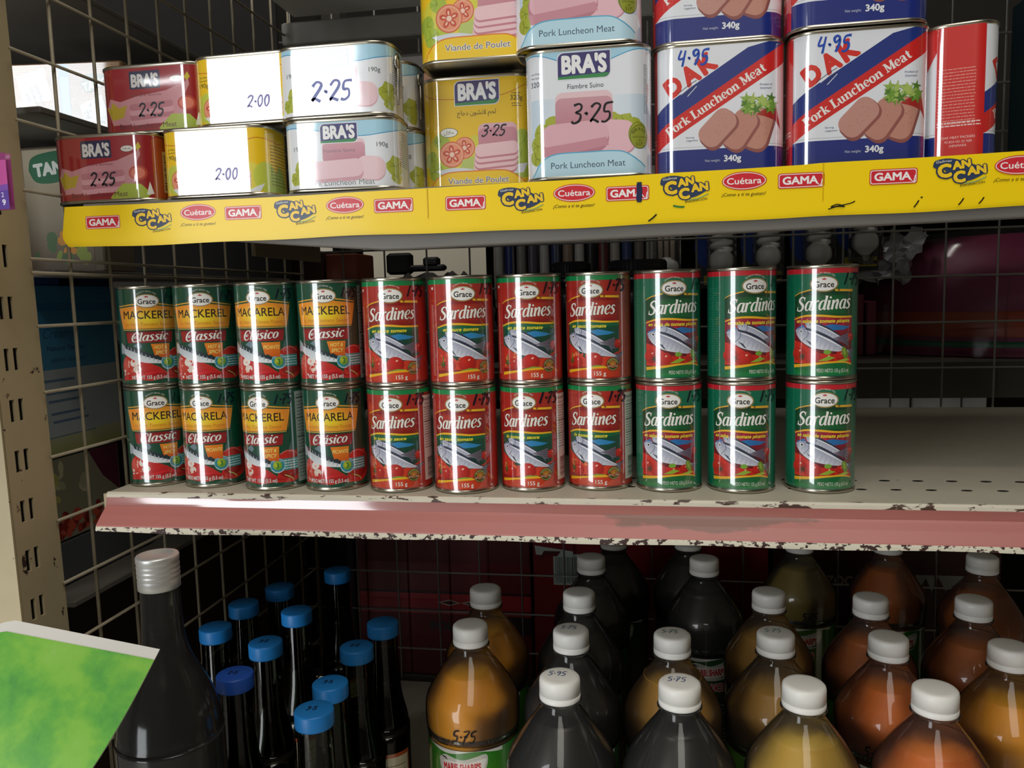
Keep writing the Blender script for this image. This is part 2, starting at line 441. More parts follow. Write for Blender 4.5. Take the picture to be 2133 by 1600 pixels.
    def price(s, body, cu, z, h, col, w=0.9, slant=0.12, sx=1.0):
        x = 0; k_ = lin(col)+(0.12,); col = lambda u, z: k_
        for ch in body:
            for st in DIG[ch]:
                jig = [(cu+(x+px)*h*sx+slant*py*h, z+py*h+random.uniform(-.02, .02)*h, w*random.uniform(.75, 1.15)) for px, py in st]
                s.stroke(jig, w*(1.5 if ch == '.' else 1), col, 4)
            x += .3 if ch == '.' else .56
        return s
    def lines(s, u0, u1, z0, z1, n, col, th=0.28, seed=1):
        """rows of print too small to read"""
        R = random.Random(seed); tr = []
        for k in range(n):
            z = z1-(z1-z0)*(k+0.5)/n; u = u0
            while u < u1-0.5:
                l = min(R.uniform(0.8, 3.2), u1-u)
                tr += [((u, z-th/2), (u+l, z-th/2), (u+l, z+th/2)), ((u, z-th/2), (u+l, z+th/2), (u, z+th/2))]
                u += l+R.uniform(.3, .6)
        return s.tris(tr, col)
    def barcode(s, u0, u1, z0, z1, seed=3, col='#15161a', bg='#ece7da', horiz=False):
        s.rect(u0, u1, z0, z1, bg); R = random.Random(seed); t = 0.06; tr = []
        while t < 0.92:
            d = R.choice((.012, .02, .03)); 
            if horiz: a, b, c, e = u0+(u1-u0)*.1, u1-(u1-u0)*.1, z0+(z1-z0)*t, z0+(z1-z0)*(t+d)
            else: a, b, c, e = u0+(u1-u0)*t, u0+(u1-u0)*(t+d), z0+(z1-z0)*.1, z1-(z1-z0)*.1
            tr += [((a, c), (b, c), (b, e)), ((a, c), (b, e), (a, e))]
            t += d+R.choice((.012, .02, .028))
        return s.tris(tr, col)
    def mesh(s, name, mp, step=0.008):
        """mp: object with .grid (sorted u values to cut at, or None), .at(u,z,off)->point, .nrm(u)->normal"""
        V, F, C, N = [], [], [], []
        li = 0.0
        for tr, cf, inc in s.L:
            li += inc; off = li*step
            for t in tr:
                for poly in mp.cut(t):
                    if len(poly) < 3: continue
                    ar = sum(poly[i][0]*poly[(i+1) % len(poly)][1]-poly[(i+1) % len(poly)][0]*poly[i][1] for i in range(len(poly)))
                    if abs(ar) < 1e-7: continue
                    if ar < 0: poly = poly[::-1]
                    k = len(V)
                    for (u, z) in poly:
                        V.append(mp.at(u, z, off)); N.append(mp.nrm(u)); C.append(cf(u, z))
                    F.append(tuple(range(k, k+len(poly))))
        me = bpy.data.meshes.new(name); me.from_pydata(V, [], F); me.update()
        at = me.color_attributes.new('ink', 'FLOAT_COLOR', 'POINT')
        flat = []
        for c in C: flat += [c[0], c[1], c[2], c[3] if len(c) > 3 else 1.0]
        at.data.foreach_set('color', flat)
        me.polygons.foreach_set('use_smooth', [True]*len(F))
        me.normals_split_custom_set_from_vertices(N)
        return me

def clip(poly, lim, sgn):
    out = []
    for i, p in enumerate(poly):
        q = poly[(i+1) % len(poly)]
        a, b = sgn*(p[0]-lim), sgn*(q[0]-lim)
        if a >= 0: out.append(p)
        if a*b < 0:
            t = a/(a-b); out.append((lim, p[1]+(q[1]-p[1])*t))
    return out
class Flat:
    """artwork on a flat face looking to -Y"""
    def cut(s, t): return [list(t)]
    def at(s, u, z, off): return (u*.001, -off*.001, z*.001)
    def nrm(s, u): return (0, -1, 0)
class Level(Flat):
    """artwork lying face up"""
    def at(s, u, z, off): return (u*.001, z*.001, off*.001)
    def nrm(s, u): return (0, 0, 1)
class Wrap:
    """artwork wrapped round an outline given as (u, x, y, nx, ny) samples"""
    def __init__(s, samples): s.S = samples; s.g = [q[0] for q in samples]
    def seg(s, u):
        g = s.g; lo, hi = 0, len(g)-2
        while lo < hi:
            m = (lo+hi+1)//2
            if g[m] <= u: lo = m
            else: hi = m-1
        return lo
    def cut(s, t):
        u0, u1 = min(p[0] for p in t), max(p[0] for p in t)
        u0, u1 = max(u0, s.g[0]), min(u1, s.g[-1])
        if u1 <= u0: return []
        out = []; i = s.seg(u0); poly = list(t)
        while i < len(s.g)-1 and s.g[i] < u1:
            q = clip(clip(poly, s.g[i], 1), s.g[i+1], -1)
            if len(q) > 2: out.append(q)
            i += 1
        return out
    def ip(s, u):
        i = s.seg(u); a, b = s.S[i], s.S[i+1]; t = (u-a[0])/(b[0]-a[0])
        return [a[k]+(b[k]-a[k])*t for k in range(1, 5)]
    def at(s, u, z, off):
        x, y, nx, ny = s.ip(u); return ((x+nx*off)*.001, (y+ny*off)*.001, z*.001)
    def nrm(s, u):
        x, y, nx, ny = s.ip(u); l = math.hypot(nx, ny); return (nx/l, ny/l, 0)
def cyl_wrap(R, step=4):
    return Wrap([(R*math.radians(a), R*math.sin(math.radians(a)), -R*math.cos(math.radians(a)),
                  math.sin(math.radians(a)), -math.cos(math.radians(a))) for a in range(-180, 181, step)])
def tin_outline(w, d, rc, k=7):
    """rounded rectangle, walked from the middle of the back over the left, front, right; mm"""
    P = []
    def arc(cx, cy, a0):
        for i in range(k):
            a = math.radians(a0+90*i/(k-1)); P.append((cx+rc*math.cos(a), cy+rc*math.sin(a), math.cos(a), math.sin(a)))
    P.append((0, d/2, 0, 1))
    arc(-w/2+rc, d/2-rc, 90); arc(-w/2+rc, -d/2+rc, 180)
    P.append((0, -d/2, 0, -1))
    arc(w/2-rc, -d/2+rc, 270); arc(w/2-rc, d/2-rc, 0)
    P.append((0, d/2, 0, 1))
    return P
def tin_wrap(w, d, rc):
    P = tin_outline(w, d, rc); S = []; u = 0; out = []
    for i, p in enumerate(P):
        if i: u += math.hypot(p[0]-P[i-1][0], p[1]-P[i-1][1])
        out.append(u)
    mid = out[len(P)//2]
    return Wrap([(out[i]-mid, p[0], p[1], p[2], p[3]) for i, p in enumerate(P)])
# ---------------------------------------------------------------- label artwork
MAT = {}
MAT['ink'] = ink_material('printed_tin_label', 0.35, 0.5, 1.0, 0.06, coat_ior=2.1)
MAT['ink_tin'] = ink_material('lithographed_tin', 0.35, 0.5, 1.0, 0.06, bump=(35, 0.08), coat_ior=2.3)
MAT['ink_paper'] = ink_material('printed_paper', 0.45, 0.4)
MAT['ink_strip'] = ink_material('printed_plastic_strip', 0.35, 0.4, 0.15, 0.12, bump=(14, 0.12))
MAT['ink_marker'] = ink_material('marker_ink', 0.5, 0.3)

def vg(z0, c0, z1, c1):
    a, b = lin(c0), lin(c1)
    return lambda u, z: mixc(a, b, (z-z0)/(z1-z0))
def rg(cu, cz, r, c0, c1):
    a, b = lin(c0), lin(c1)
    return lambda u, z: mixc(a, b, math.hypot(u-cu, z-cz)/r)
def speckle(A, u0, u1, z0, z1, n, cols, r0=.3, r1=1.2, seed=1):
    R = random.Random(seed)
    for _ in range(n):
        r = R.uniform(r0, r1); A.ell(R.uniform(u0+r, u1-r), R.uniform(z0+r, z1-r), r, r*R.uniform(.5, 1), R.choice(cols), R.uniform(0, 3), 8)

def logo_oval(A, cz, rim='#c9a14a'):
    A.arctext('QUALITY SINCE 1922', 0, cz-4.4, 12.2, 1.25, '#e6e2d2', 128, 52, 0.01)
    A.ell(0, cz, 10.4, 6.1, rim); A.ell(0, cz, 10.0, 5.7, '#2c1c14'); A.ell(0, cz, 9.6, 5.35, '#f4f1ea')
    A.text('Grace', 0, cz-2.6, 4.7, '#17181c', w=14.6, bold=0.022)
    A.poly([(-1.3, cz+3.1), (-1.7, cz+4.5), (-.7, cz+3.8), (0, cz+5), (.7, cz+3.8), (1.7, cz+4.5), (1.3, cz+3.1)], '#c1272d')
def tomato(A, u, z, r, c='#d2261b', hl=True, c2='#a31410'):
    A.ell(u, z, r, r*.88, rg(u-r*.3, z+r*.35, r*1.5, c, c2))
    if hl: A.ell(u+r*.2, z+r*.42, r*.16, r*.10, '#f6b7a0', .5, 10)
def star(A, u, z, r, col, n=5, r2=.3, a0=1.57):
    P = []
    for k in range(2*n):
        a = a0+PI*k/n; q = r if k % 2 == 0 else r*r2
        P.append((u+q*math.cos(a), z+q*math.sin(a)))
    A.poly(P, col)
def fish(A, u, z, L, ang, H=None):
    """silver sardine, head at left; u,z = head tip"""
    H = H or L*.2
    ca, sa = math.cos(ang), math.sin(ang)
    def M(x, y): return (u+x*ca-y*sa, z+x*sa+y*ca)
    FU = (u, z, ca, sa)
    def body(S):
        up_ = [(0, 0), (.06*L, .30*H), (.16*L, .52*H), (.35*L, .62*H), (.6*L, .5*H), (.85*L, .22*H), (.97*L, .1*H)]
        dn = [(.97*L, -.08*H), (.85*L, -.22*H), (.6*L, -.5*H), (.35*L, -.66*H), (.16*L, -.5*H), (.05*L, -.22*H)]
        P = [p[:2] for p in cr(up_, 4)]+[p[:2] for p in cr(dn, 4)]
        S.poly([(.93*L, .04*H), (1.12*L, .62*H), (1.06*L, 0), (1.12*L, -.6*H), (.93*L, -.04*H)], '#4a4656')
        for k in range(-2, 3): S.stroke([(.96*L, 0), (1.1*L, .22*H*k)], .3, '#8a8796', smooth=False)
        S.poly(P, lambda u, z: mixc('#dfe1ea', '#8f94ae', (((u-FU[0])*-FU[3]+(z-FU[1])*FU[2])/H+.6)/1.1))
        S.poly([p[:2] for p in cr([(.16*L, .52*H), (.35*L, .62*H), (.6*L, .5*H), (.97*L, .1*H)], 4)]+[(.9*L, .07*H), (.6*L, .36*H), (.3*L, .46*H), (.18*L, .40*H)], '#2a3148')
        S.stroke([(.18*L, .34*H, .3), (.4*L, .36*H, H*.09), (.7*L, .19*H, H*.08), (.95*L, .04*H, .3)], 0, '#f3f4f6')
        for k in range(7):
            for j in range(3):
                x, y = .27*L+k*.075*L, (-.08-.16*j)*H
                S.stroke([(x, y+.08*H), (x-.02*L, y), (x, y-.07*H)], .22, '#8b90a6', 2)
        S.stroke([(.21*L, .42*H), (.245*L, .1*H), (.2*L, -.45*H)], .45, '#5d6278')
        S.ell(.115*L, .14*H, .14*H, .14*H, '#eceef2', n=12); S.ell(.115*L, .14*H, .085*H, .085*H, '#14161c', n=10)
        S.stroke([(.0, -.01*H), (.06*L, -.12*H)], .3, '#3c4054')
        S.poly([(.24*L, -.3*H), (.36*L, -.55*H), (.42*L, -.62*H), (.33*L, -.33*H)], '#3d4256')
    A.group(body, M)
def seal(A, u, z, r):
    A.ell(u, z, r, r, '#1d3a22'); A.ell(u, z, r*.9, r*.9, '#b9a24c'); A.ell(u, z, r*.82, r*.82, '#22451f')
    A.arctext('GRACE FOODS', u, z, r*.63, r*.16, '#e2cf86', 160, 20)
    A.ell(u, z, r*.58, r*.58, rg(u, z, r*.6, '#d79a3a', '#a8641e'))
    for k in range(12):
        a = PI*k/6; A.stroke([(u+r*.15*math.cos(a), z+r*.15*math.sin(a)), (u+r*.5*math.cos(a), z+r*.5*math.sin(a))], .22, '#8a4c17', smooth=False)
    A.poly([(u-r*1.25, z-r*.28), (u-r*.9, z-r*.02), (u, z-r*.16), (u+r*.9, z+r*.02), (u+r*1.25, z+r*.1), (u+r*1.2, z-r*.25), (u+r*.9, z-r*.34), (u, z-r*.46), (u-r*.9, z-r*.36)], '#8e2a1c')
    A.text('QUALITY SEAL', u, z-r*.37, r*.2, '#f2e6c6', w=r*1.7)
def nutrition(A, u0, u1, z0, z1):
    A.rect(u0, u1, z0, z1, '#d5cfc6')
    A.text('Nutrition Facts', (u0+u1)/2, z1-4.5, 2.4, '#26232a', w=(u1-u0)*.86, bold=.02)
    A.text('Valeur nutritive', (u0+u1)/2, z1-8, 1.8, '#26232a', w=(u1-u0)*.8)
    for k, zz in enumerate((z1-10, z1-22, z1-33, z1-44)): A.rect(u0+1, u1-1, zz-.5, zz, '#26232a')
    A.lines(u0+1.5, u1-1.5, z1-43, z1-11, 15, '#4d4850', .5, 5)
    A.barcode(u0+2, u1-2, z0+1.5, z0+20, 9, bg='#d5cfc6', horiz=True)

def can_base(A, wrap_col, band, zb=3.2, zt=86):
    A.rect(-85, 85, zb, zt, wrap_col)
    A.rect(-85, 85, 82.2, zt, band)
def swoosh(A, z, col, hw=23.5, w=1.5, amp=2.2):
    A.stroke([(-hw, z-amp*.9, w*.5), (-hw*.6, z+amp*.35, w), (-hw*.1, z+amp*.45, w*1.1), (hw*.45, z-.1, w), (hw, z-.2, w*.9)], 0, col, 6)

def art_sardines(sub, price, panel, seed=0):
    A = Art(); R = random.Random(seed)
    can_base(A, '#ad2a20', '#0a8646')
    speckle(A, -60, 60, 4, 81, 60, ['#a0241c', '#b83226', '#a5281e'], 1, 4, seed+3)
    # dark picture panel, red glow behind the title
    P = [(-23.5, 4.2), (24, 4.2), (24, 69.5), (8, 69.5), (0, 70.3), (-8, 70), (-18, 67.6), (-23.5, 65)]
    A.poly(P, '#8d1417')
    A.rect(-23.5, 24, 49, 66, lambda u, z: mixc('#c5402a', '#8a1216', max(abs(u)/24, abs(z-60)/9)), 8, 6)
    A.rect(-23.5, 24, 13, 49, vg(30, '#123f32', 48, '#0a5238'), 1, 4)
    A.poly([(-23.5, 47), (-10, 40), (4, 44), (24, 46), (24, 49), (-23.5, 49)], '#0b6440')
    # picture
    A.poly([(-23.5, 13), (24, 13), (24, 25), (12, 21), (-4, 19), (-16, 28), (-23.5, 32)], rg(0, 18, 26, '#e0472a', '#c02a1a'))
    speckle(A, -23, 0, 13, 28, 16, ['#e0603a', '#cf3a22', '#e8824c'], .6, 2.2, seed+5)
    for x, y in ((-12, 44), (-6, 46), (-17, 40)): A.stroke([(x, y), (x-5, y-9)], .5, '#5f9a8a', smooth=False)
    A.poly([(-2, 41.5), (6, 43), (20, 40.2), (14, 38.6), (4, 38)], '#2e86bd'); A.poly([(-17, 41), (-13, 38), (-16, 36), (-20, 37)], '#3b8fc4')
    tomato(A, 23, 31, 4.2, c2='#7a0f0c')
    fish(A, -16, 43.2, 34, -.40, 7.0)
    A.poly([(6, 32), (20, 36.5), (19, 30), (21, 26), (12, 30.5)], '#524c58')
    for k in range(5): A.stroke([(7, 32), (19.5, 35.5-k*2)], .3, '#857f8c', smooth=False)
    fish(A, -22.5, 37.5, 47, -.37, 10.5)
    tomato(A, -13, 16.5, 5.5); tomato(A, 2, 18, 7.2)
    star(A, -18.5, 17.5, 5, '#2c4a1c', 7, .25); A.stroke([(-18.5, 17), (-18, 24)], .8, '#5b8a2c')
    A.poly([(-4, 12.5), (4, 14.3), (12, 13.4), (13, 12), (2, 12)], '#7fa33a')
    # orange foot
    A.poly([(-23.5, 4.2), (24, 4.2), (24, 13.5), (12, 12.6), (-8, 10.6), (-23.5, 9.4)], lambda u, z: mixc('#d5461f', '#b92a1c', abs(u-2)/26))
    A.poly([(-23.5, 9.6), (-8, 11.6), (4, 13), (14, 13.4), (14, 11.6), (2, 11.3), (-8, 10), (-23.5, 7)], '#f0b71c')
    swoosh(A, 49, '#f2b822')
    A.stroke([(-23.5, 65.2, .5), (-18, 67.8, .9), (-9, 70, 1.1)], 0, '#e8b02a'); A.stroke([(8, 69.3, 1.6), (24, 68.8, 1.9)], 0, '#efb92a', smooth=False)
    logo_oval(A, 74.2)
    A.ell(11, 69.4, .9, .9, '#8a5a1a', n=10)
    A.serif('Sardines', -.5, 54.4, 10.2, '#f5efe4', w=40, rise=.045, outline=('#5d0d10', .05))
    A.text(sub, -2.5, 44.4, 2.9, '#f3e03a', w=30, shear=.28, bold=.028)
    seal(A, 17.5, 14.5, 5.4)
    A.text('155 g', 7, 5.8, 3.4, '#f3eee6', w=9.4, bold=.012)
    if panel:
        nutrition(A, 29, 51, 8, 80)
    else:
        A.lines(-30, -27, 8, 66, 48, '#d8a79a', .5, 8)
        A.rect(-29.6, -27, 78, 80, '#e9d9cf')
    if price:
        A.price(price, 12.6+R.uniform(-.6, 1.2), 73+R.uniform(-.5, .6), 9.0, '#151020', 1.5, .16)
    return A

def art_sardinas(price, seed=0):
    A = Art(); R = random.Random(seed)
    can_base(A, '#0b6b4d', '#c8202e')
    P = [(-23.5, 4.2), (24, 4.2), (24, 69.5), (8, 69.5), (0, 70.3), (-8, 70), (-18, 67.6), (-23.5, 65)]
    A.poly(P, '#0a3d25')
    A.rect(-23.5, 24, 49, 66, lambda u, z: mixc('#1a7a3c', '#0a3a22', max(abs(u)/24, abs(z-58)/10)), 8, 6)
    A.rect(-23.5, 24, 13, 49, vg(30, '#6a1420', 48, '#a01c38'), 1, 4)
    for k in range(6): A.poly([(-24+k*7, 40), (-20+k*7.6, 48.6), (-18+k*7.6, 48.6), (-21+k*7, 40)], ('#8a1530', '#b8203c')[k % 2])
    A.poly([(-23.5, 13), (24, 13), (24, 24), (12, 20), (-4, 21), (-16, 29), (-23.5, 31)], '#d42a1c')
    A.poly([(-2, 42), (6, 43.4), (22, 41.2), (16, 39), (4, 38.4)], '#2b6fae'); A.poly([(-22, 40), (-15, 43), (-13, 40), (-17, 37)], '#3478b4')
    tomato(A, 22.5, 33, 3.6, c2='#7a0f0c')
    fish(A, -14, 44, 34, -.40, 7.0)
    A.poly([(6, 32), (20, 36.5), (19, 30), (21, 26), (12, 30.5)], '#54465a')
    for k in range(5): A.stroke([(7, 32), (19.5, 35.5-k*2)], .3, '#8c7f90', smooth=False)
    fish(A, -22.5, 38.5, 47, -.37, 10.5)
    for u, z, r in ((-19, 20.5, 6), (-8, 18, 6.4), (3, 17, 5.2), (13, 19, 4)): tomato(A, u, z, r)
    star(A, -16, 18.5, 4.6, '#42321a', 7, .25)
    A.poly([(-4, 15), (4, 19), (9, 17.6), (3, 15.2)], '#8fae34'); A.ell(3, 22, 2.8, 1.8, '#7aa93a'); 
    A.ell(17, 21, 2.6, 5, '#6b8a26', .35); A.ell(16.4, 22, 1, 3, '#95b040', .35, 12)
    A.poly([(6, 14), (18, 17), (22, 15.5), (12, 13.5)], '#a4b83c')
    A.poly([(-23.5, 4.2), (24, 4.2), (24, 12.6), (16, 14), (4, 14), (-10, 12), (-23.5, 10.4)], '#0e6a36')
    A.rect(-23.5, 24, 4.2, 7.5, '#0e7a3c')
    A.stroke([(-23.5, 10.6, 2.6), (-10, 12.2, 2), (4, 14, 1.4), (16, 14, 1.2), (24, 12, 1)], 0, '#efb424', 5)
    swoosh(A, 49, '#efb424')
    A.stroke([(-23.5, 65.2, .5), (-18, 67.8, .9), (-9, 70, 1.1)], 0, '#e0aa2e'); A.stroke([(8, 69.3, 1.6), (24, 68.8, 1.9)], 0, '#e6b030', smooth=False)
    logo_oval(A, 74.2)
    A.ell(11, 69.4, .9, .9, '#8a5a1a', n=10)
    A.serif('Sardinas', -.2, 54.4, 10.6, '#f2f1e8', w=42, rise=.045, outline=('#06301c', .05))
    A.text('en salsa de tomate picante', 0, 44.6, 2.9, '#f0d83c', w=42, shear=.28, bold=.03)
    A.text('PESO NETO 155 g (5.5 oz)', 8, 6.4, 2.9, '#e8e6dc', w=25, bold=.004)
    A.lines(-42, -30, 10, 74, 34, '#2f8f70', .4, 4)
    if price: A.price(price, 14.2+R.uniform(-.6, 1.4), 73+R.uniform(-.5, .6), 9.0, '#0a1620', 1.4, .16)
    return A

def art_mackerel(spanish, price, panel, seed=0):
    A = Art(); R = random.Random(seed)
    A.rect(-85, 85, 3.2, 86, '#0b4a34')
    # tomatoes and chillies of the picture
    A.poly([(-29, 6), (-27, 24), (-20, 30), (-12, 26), (6, 18), (14, 12), (18, 30), (34, 34), (40, 26), (38, 10), (28, 6), (10, 7), (0, 5.5), (-14, 7)], '#c5231f')
    A.ell(25, 22, 11.5, 12.5, rg(22, 28, 17, '#d8281f', '#8e1212')); A.stroke([(17, 31), (22, 33.4), (29, 32.6), (34, 29)], .6, '#e8827a')
    A.ell(44, 20, 8, 10, '#a81818')
    A.ell(-22, 17, 7.5, 9, rg(-24, 20, 11, '#e05a4a', '#b82420')); A.ell(-14, 22, 4.6, 3.4, '#efe4dc', .4); A.ell(-12, 16, 4, 3, '#e6d3c6', .2)
    speckle(A, -28, -8, 7, 26, 22, ['#f0b0a0', '#d8442e', '#e8eee0', '#c81e1c'], .5, 1.6, seed+2)
    # mackerel: silver below, dark barred back
    A.poly([(-29, 38), (-22, 37.5), (-8, 33), (6, 26.5), (15, 21.5), (8, 20.5), (-4, 21.5), (-14, 24), (-20, 27), (-27, 31)], vg(20, '#e9eef0', 36, '#b7c0c8'))
    A.poly([(-29, 39), (-22, 37.5), (-8, 33), (6, 27), (15, 21.6), (9, 22.8), (-3, 26.8), (-14, 31.5), (-22, 34)], '#22303a')
    for k in range(10):
        u = -20+k*3.2; z = 36.3-k*1.48
        A.stroke([(u, z, .6), (u+.5, z-1.6, .9), (u-.3, z-3.2, .3)], 0, '#9fb0b6', 2)
    A.poly([(-29, 39.5), (-23, 36), (-27, 29), (-30, 30)], '#aeb7bd'); A.stroke([(-24, 37), (-26, 30)], .4, '#59646c', smooth=False)
    A.poly([(-14, 36.5), (-8, 40), (-6, 36), (-8, 33.5)], '#6f8691')
    for k in range(3): A.stroke([(-10+k*2, 13-k*2.2, 1.5), (2+k*2, 14-k*1.5, 3), (12+k*4, 9.5-k*.5, .8)], 0, ('#c3161c', '#d6202a', '#b01218')[k], 5)
    A.stroke([(20, 13), (26, 10), (28, 7.5)], .8, '#c8d070')
    # net weight
    A.poly([(-24, 4.4), (-22, 6), (-12, 6.2), (0, 5.2), (16, 6), (24, 4.6), (30, 3.4), (-26, 3.4)], '#0b4a34')
    A.text(('PESO NETO' if spanish else 'NET WT')+' 155 g (5.5 oz)', -2, 7.3, 3.2, '#f1eeea', w=34 if spanish else 31, bold=.012, outline=('#6a4640', .03))
    # teal health box and omega badge
    A.rrect(17, 34, 16.8, 27, .8, '#3c8f92'); A.lines(20, 33, 17.5, 26.3, 4, '#d5ecea', .9, 6)
    A.ell(14.6, 21.5, 6.2, 6.4, '#bfe0dc'); A.ell(14.6, 21.5, 5.8, 6.0, '#2d8fa6')
    A.arctext('OMEGA', 14.6, 21.5, 4.2, 1.2, '#e8f4ee', 145, 35, .02); A.arctext('NUTRIENTS', 14.6, 21.5, 5.4, 1.2, '#e8f4ee', 215, 325, .02)
    A.ell(14.6, 21.5, 3.9, 3.9, rg(13.6, 22.4, 5, '#d8dc3a', '#4e9a34'))
    A.text('3', 14.6, 19.3, 4.4, '#1d7a30', bold=.03)
    # orange tag, red banner, yellow banner
    tg = [(1, 38), (16.6, 38), (16, 25.5), (8.5, 26), (6, 28), (3.6, 27.4)]
    A.poly(tg, vg(26, '#d9601c', 38, '#ef8a22'))
    if spanish: A.text('PICANTE', 9.2, 32.4, 3.2, '#f4e07a', w=13.4, shear=.2, bold=.02)
    else:
        A.text('HOT &', 9, 33.4, 3.2, '#f4e07a', w=10.6, shear=.2, bold=.02); A.text('SPICY', 9.4, 28.8, 3.2, '#f4e07a', w=10.2, shear=.2, bold=.02)
    A.poly([(-20.8, 49), (20.8, 49), (19.4, 39.2), (-19.4, 39.2)], '#9c1c22'); A.poly([(-20.8, 49), (20.8, 49), (20.6, 47.6), (-20.6, 47.6)], '#7c1418')
    A.serif('Clásico' if spanish else 'Classic', -.5, 40.8, 7.6, '#f3ece4', w=31, shear=.25, rise=.05, outline=('#4a0c10', .06))
    A.poly([(-28, 71.4), (-9, 73.6), (9, 73.6), (28, 71), (27.6, 69.6), (-27.6, 69.8)], '#e6a93a')
    A.poly([(-27.8, 70.6), (-8, 72.6), (8, 72.6), (27.8, 70.2), (23.4, 49.4), (-23.4, 49.4)], '#0b4a34')
    A.poly([(-27.6, 69.4), (-8, 71.4), (8, 71.4), (27.6, 69.2), (23.8, 51.4), (-23.8, 51.4)], '#f0962a')
    def bl(u, z): return mixc('#f7e02a', '#ef942a', ((u/24)**2+((z-60)/11)**2)**.5)
    A.rect(-23.6, 23.6, 52, 69.2, bl, 10, 8)
    A.rect(-23.4, 23.4, 50.2, 50.9, '#d8b04a')
    A.text('MACARELA' if spanish else 'MACKEREL', 0, 60.2, 7.2, '#2a1d12', w=44, bold=.014)
    A.text('en Salsa de Tomate Picante' if spanish else 'in Hot Tomato Sauce', 0, 54, 3.0, '#c8681e', w=39, bold=.004, shear=.1)
    logo_oval(A, 75.5)
    if panel:
        A.rect(33, 54, 5, 84, '#aab3ac'); A.lines(35, 52, 8, 82, 26, '#39443f', .6, 5)
        for zz in (78, 60, 44, 30): A.rect(34, 53, zz, zz+.7, '#23302a')
    if price: A.price(price, 14+R.uniform(-.6, 1.4), 74.5, 8.2, '#071426', 1.3, .16)
    return A

# ------------------------------------------------ luncheon meat tins
def bras_logo(A, u0, u1, z0, z1, green='#2f8a4a'):
    h = z1-z0
    A.rrect(u0-.6, u1+.6, z0-.6, z1+.6, h*.25, '#e8e6ea', corners=(0, 1, 0, 1))
    A.rrect(u0, u1, z0, z1, h*.24, '#33306f', corners=(0, 1, 0, 1))
    A.poly([(u0, z0), (u1-h*.24, z0), (u1-h*.1, z0+h*.07), (u1-h*.02, z0+h*.17), (u0, z0+h*.1)], green)
    A.text("BRA'S", (u0+u1)/2+.2, z0+h*.235, h*.67, '#f4f3f2', w=(u1-u0)*.87, bold=.05)
def ham_block(A, u0, u1, z0, z1, c='#d3a0ab', top='#ecc9ce'):
    A.rrect(u0, u1, z0, z1, (z1-z0)*.22, top); A.rrect(u0, u1, z0, z0+(z1-z0)*.84, (z1-z0)*.2, vg(z0, '#c4828f', z1, c))
def slice_(A, cu, cz, ru, rz, c='#e9b9c2', edge='#c98a98', th=2.2, rot=0):
    A.rrect(cu-ru, cu+ru, cz-rz-th, cz+rz-th, rz*.9, edge, rot); A.rrect(cu-ru, cu+ru, cz-rz, cz+rz, rz*.9, c, rot)
def tomato_slice(A, u, z, r):
    A.ell(u, z, r, r, '#d9694a'); A.ell(u, z, r*.9, r*.9, '#eea888'); A.ell(u, z, r*.78, r*.78, '#e8926e')
    for k in range(5):
        a = .4+2*PI*k/5; A.ell(u+r*.42*math.cos(a), z+r*.42*math.sin(a), r*.30, r*.2, '#c9402e', a); A.ell(u+r*.4*math.cos(a), z+r*.4*math.sin(a), r*.16, r*.08, '#f0c0a0', a, 10)
    A.ell(u, z, r*.2, r*.2, '#f3cdb8')
def leafy(A, pts, cols, seed=0):
    R = random.Random(seed)
    for (u, z, r) in pts:
        n = 13; P = []
        for k in range(n):
            a = 2*PI*k/n; q = r*R.uniform(.8, 1.12); P.append((u+q*math.cos(a), z+q*math.sin(a)))
        A.poly(P, cols[0])
        for k in range(5):
            a = R.uniform(0, 6.3); A.stroke([(u, z), (u+r*.8*math.cos(a), z+r*.8*math.sin(a))], .5, cols[1], smooth=False)
def wave_top(A, H, col, line, L=116):
    P = []
    n = 60
    for k in range(n+1):
        u = -L+2*L*k/n
        P.append((u, H-7.5-5.2*math.cos(u/24*PI*.55)))
    A.poly([(-L, H), (-L, P[0][1])]+P+[(L, H)], col)
    A.stroke(P, .7, line, smooth=False)
def band_bottom(A, zc, col, line, hw=44):
    P = [p for p in cr([(-hw, 3), (-hw+3, 6), (-hw+9, zc-5), (-24, zc), (0, zc+.6), (18, zc+.6), (hw-16, zc-1), (hw-5, zc-8), (hw, zc-12)], 5)]
    A.poly([(-hw, 2)]+P+[(hw, 2)], col); A.stroke(P, .9, line, smooth=False)
def small_print_end(A, H, u0, u1, col):
    A.lines(u0, u1, H*.2, H*.86, 14, col, .55, 12)

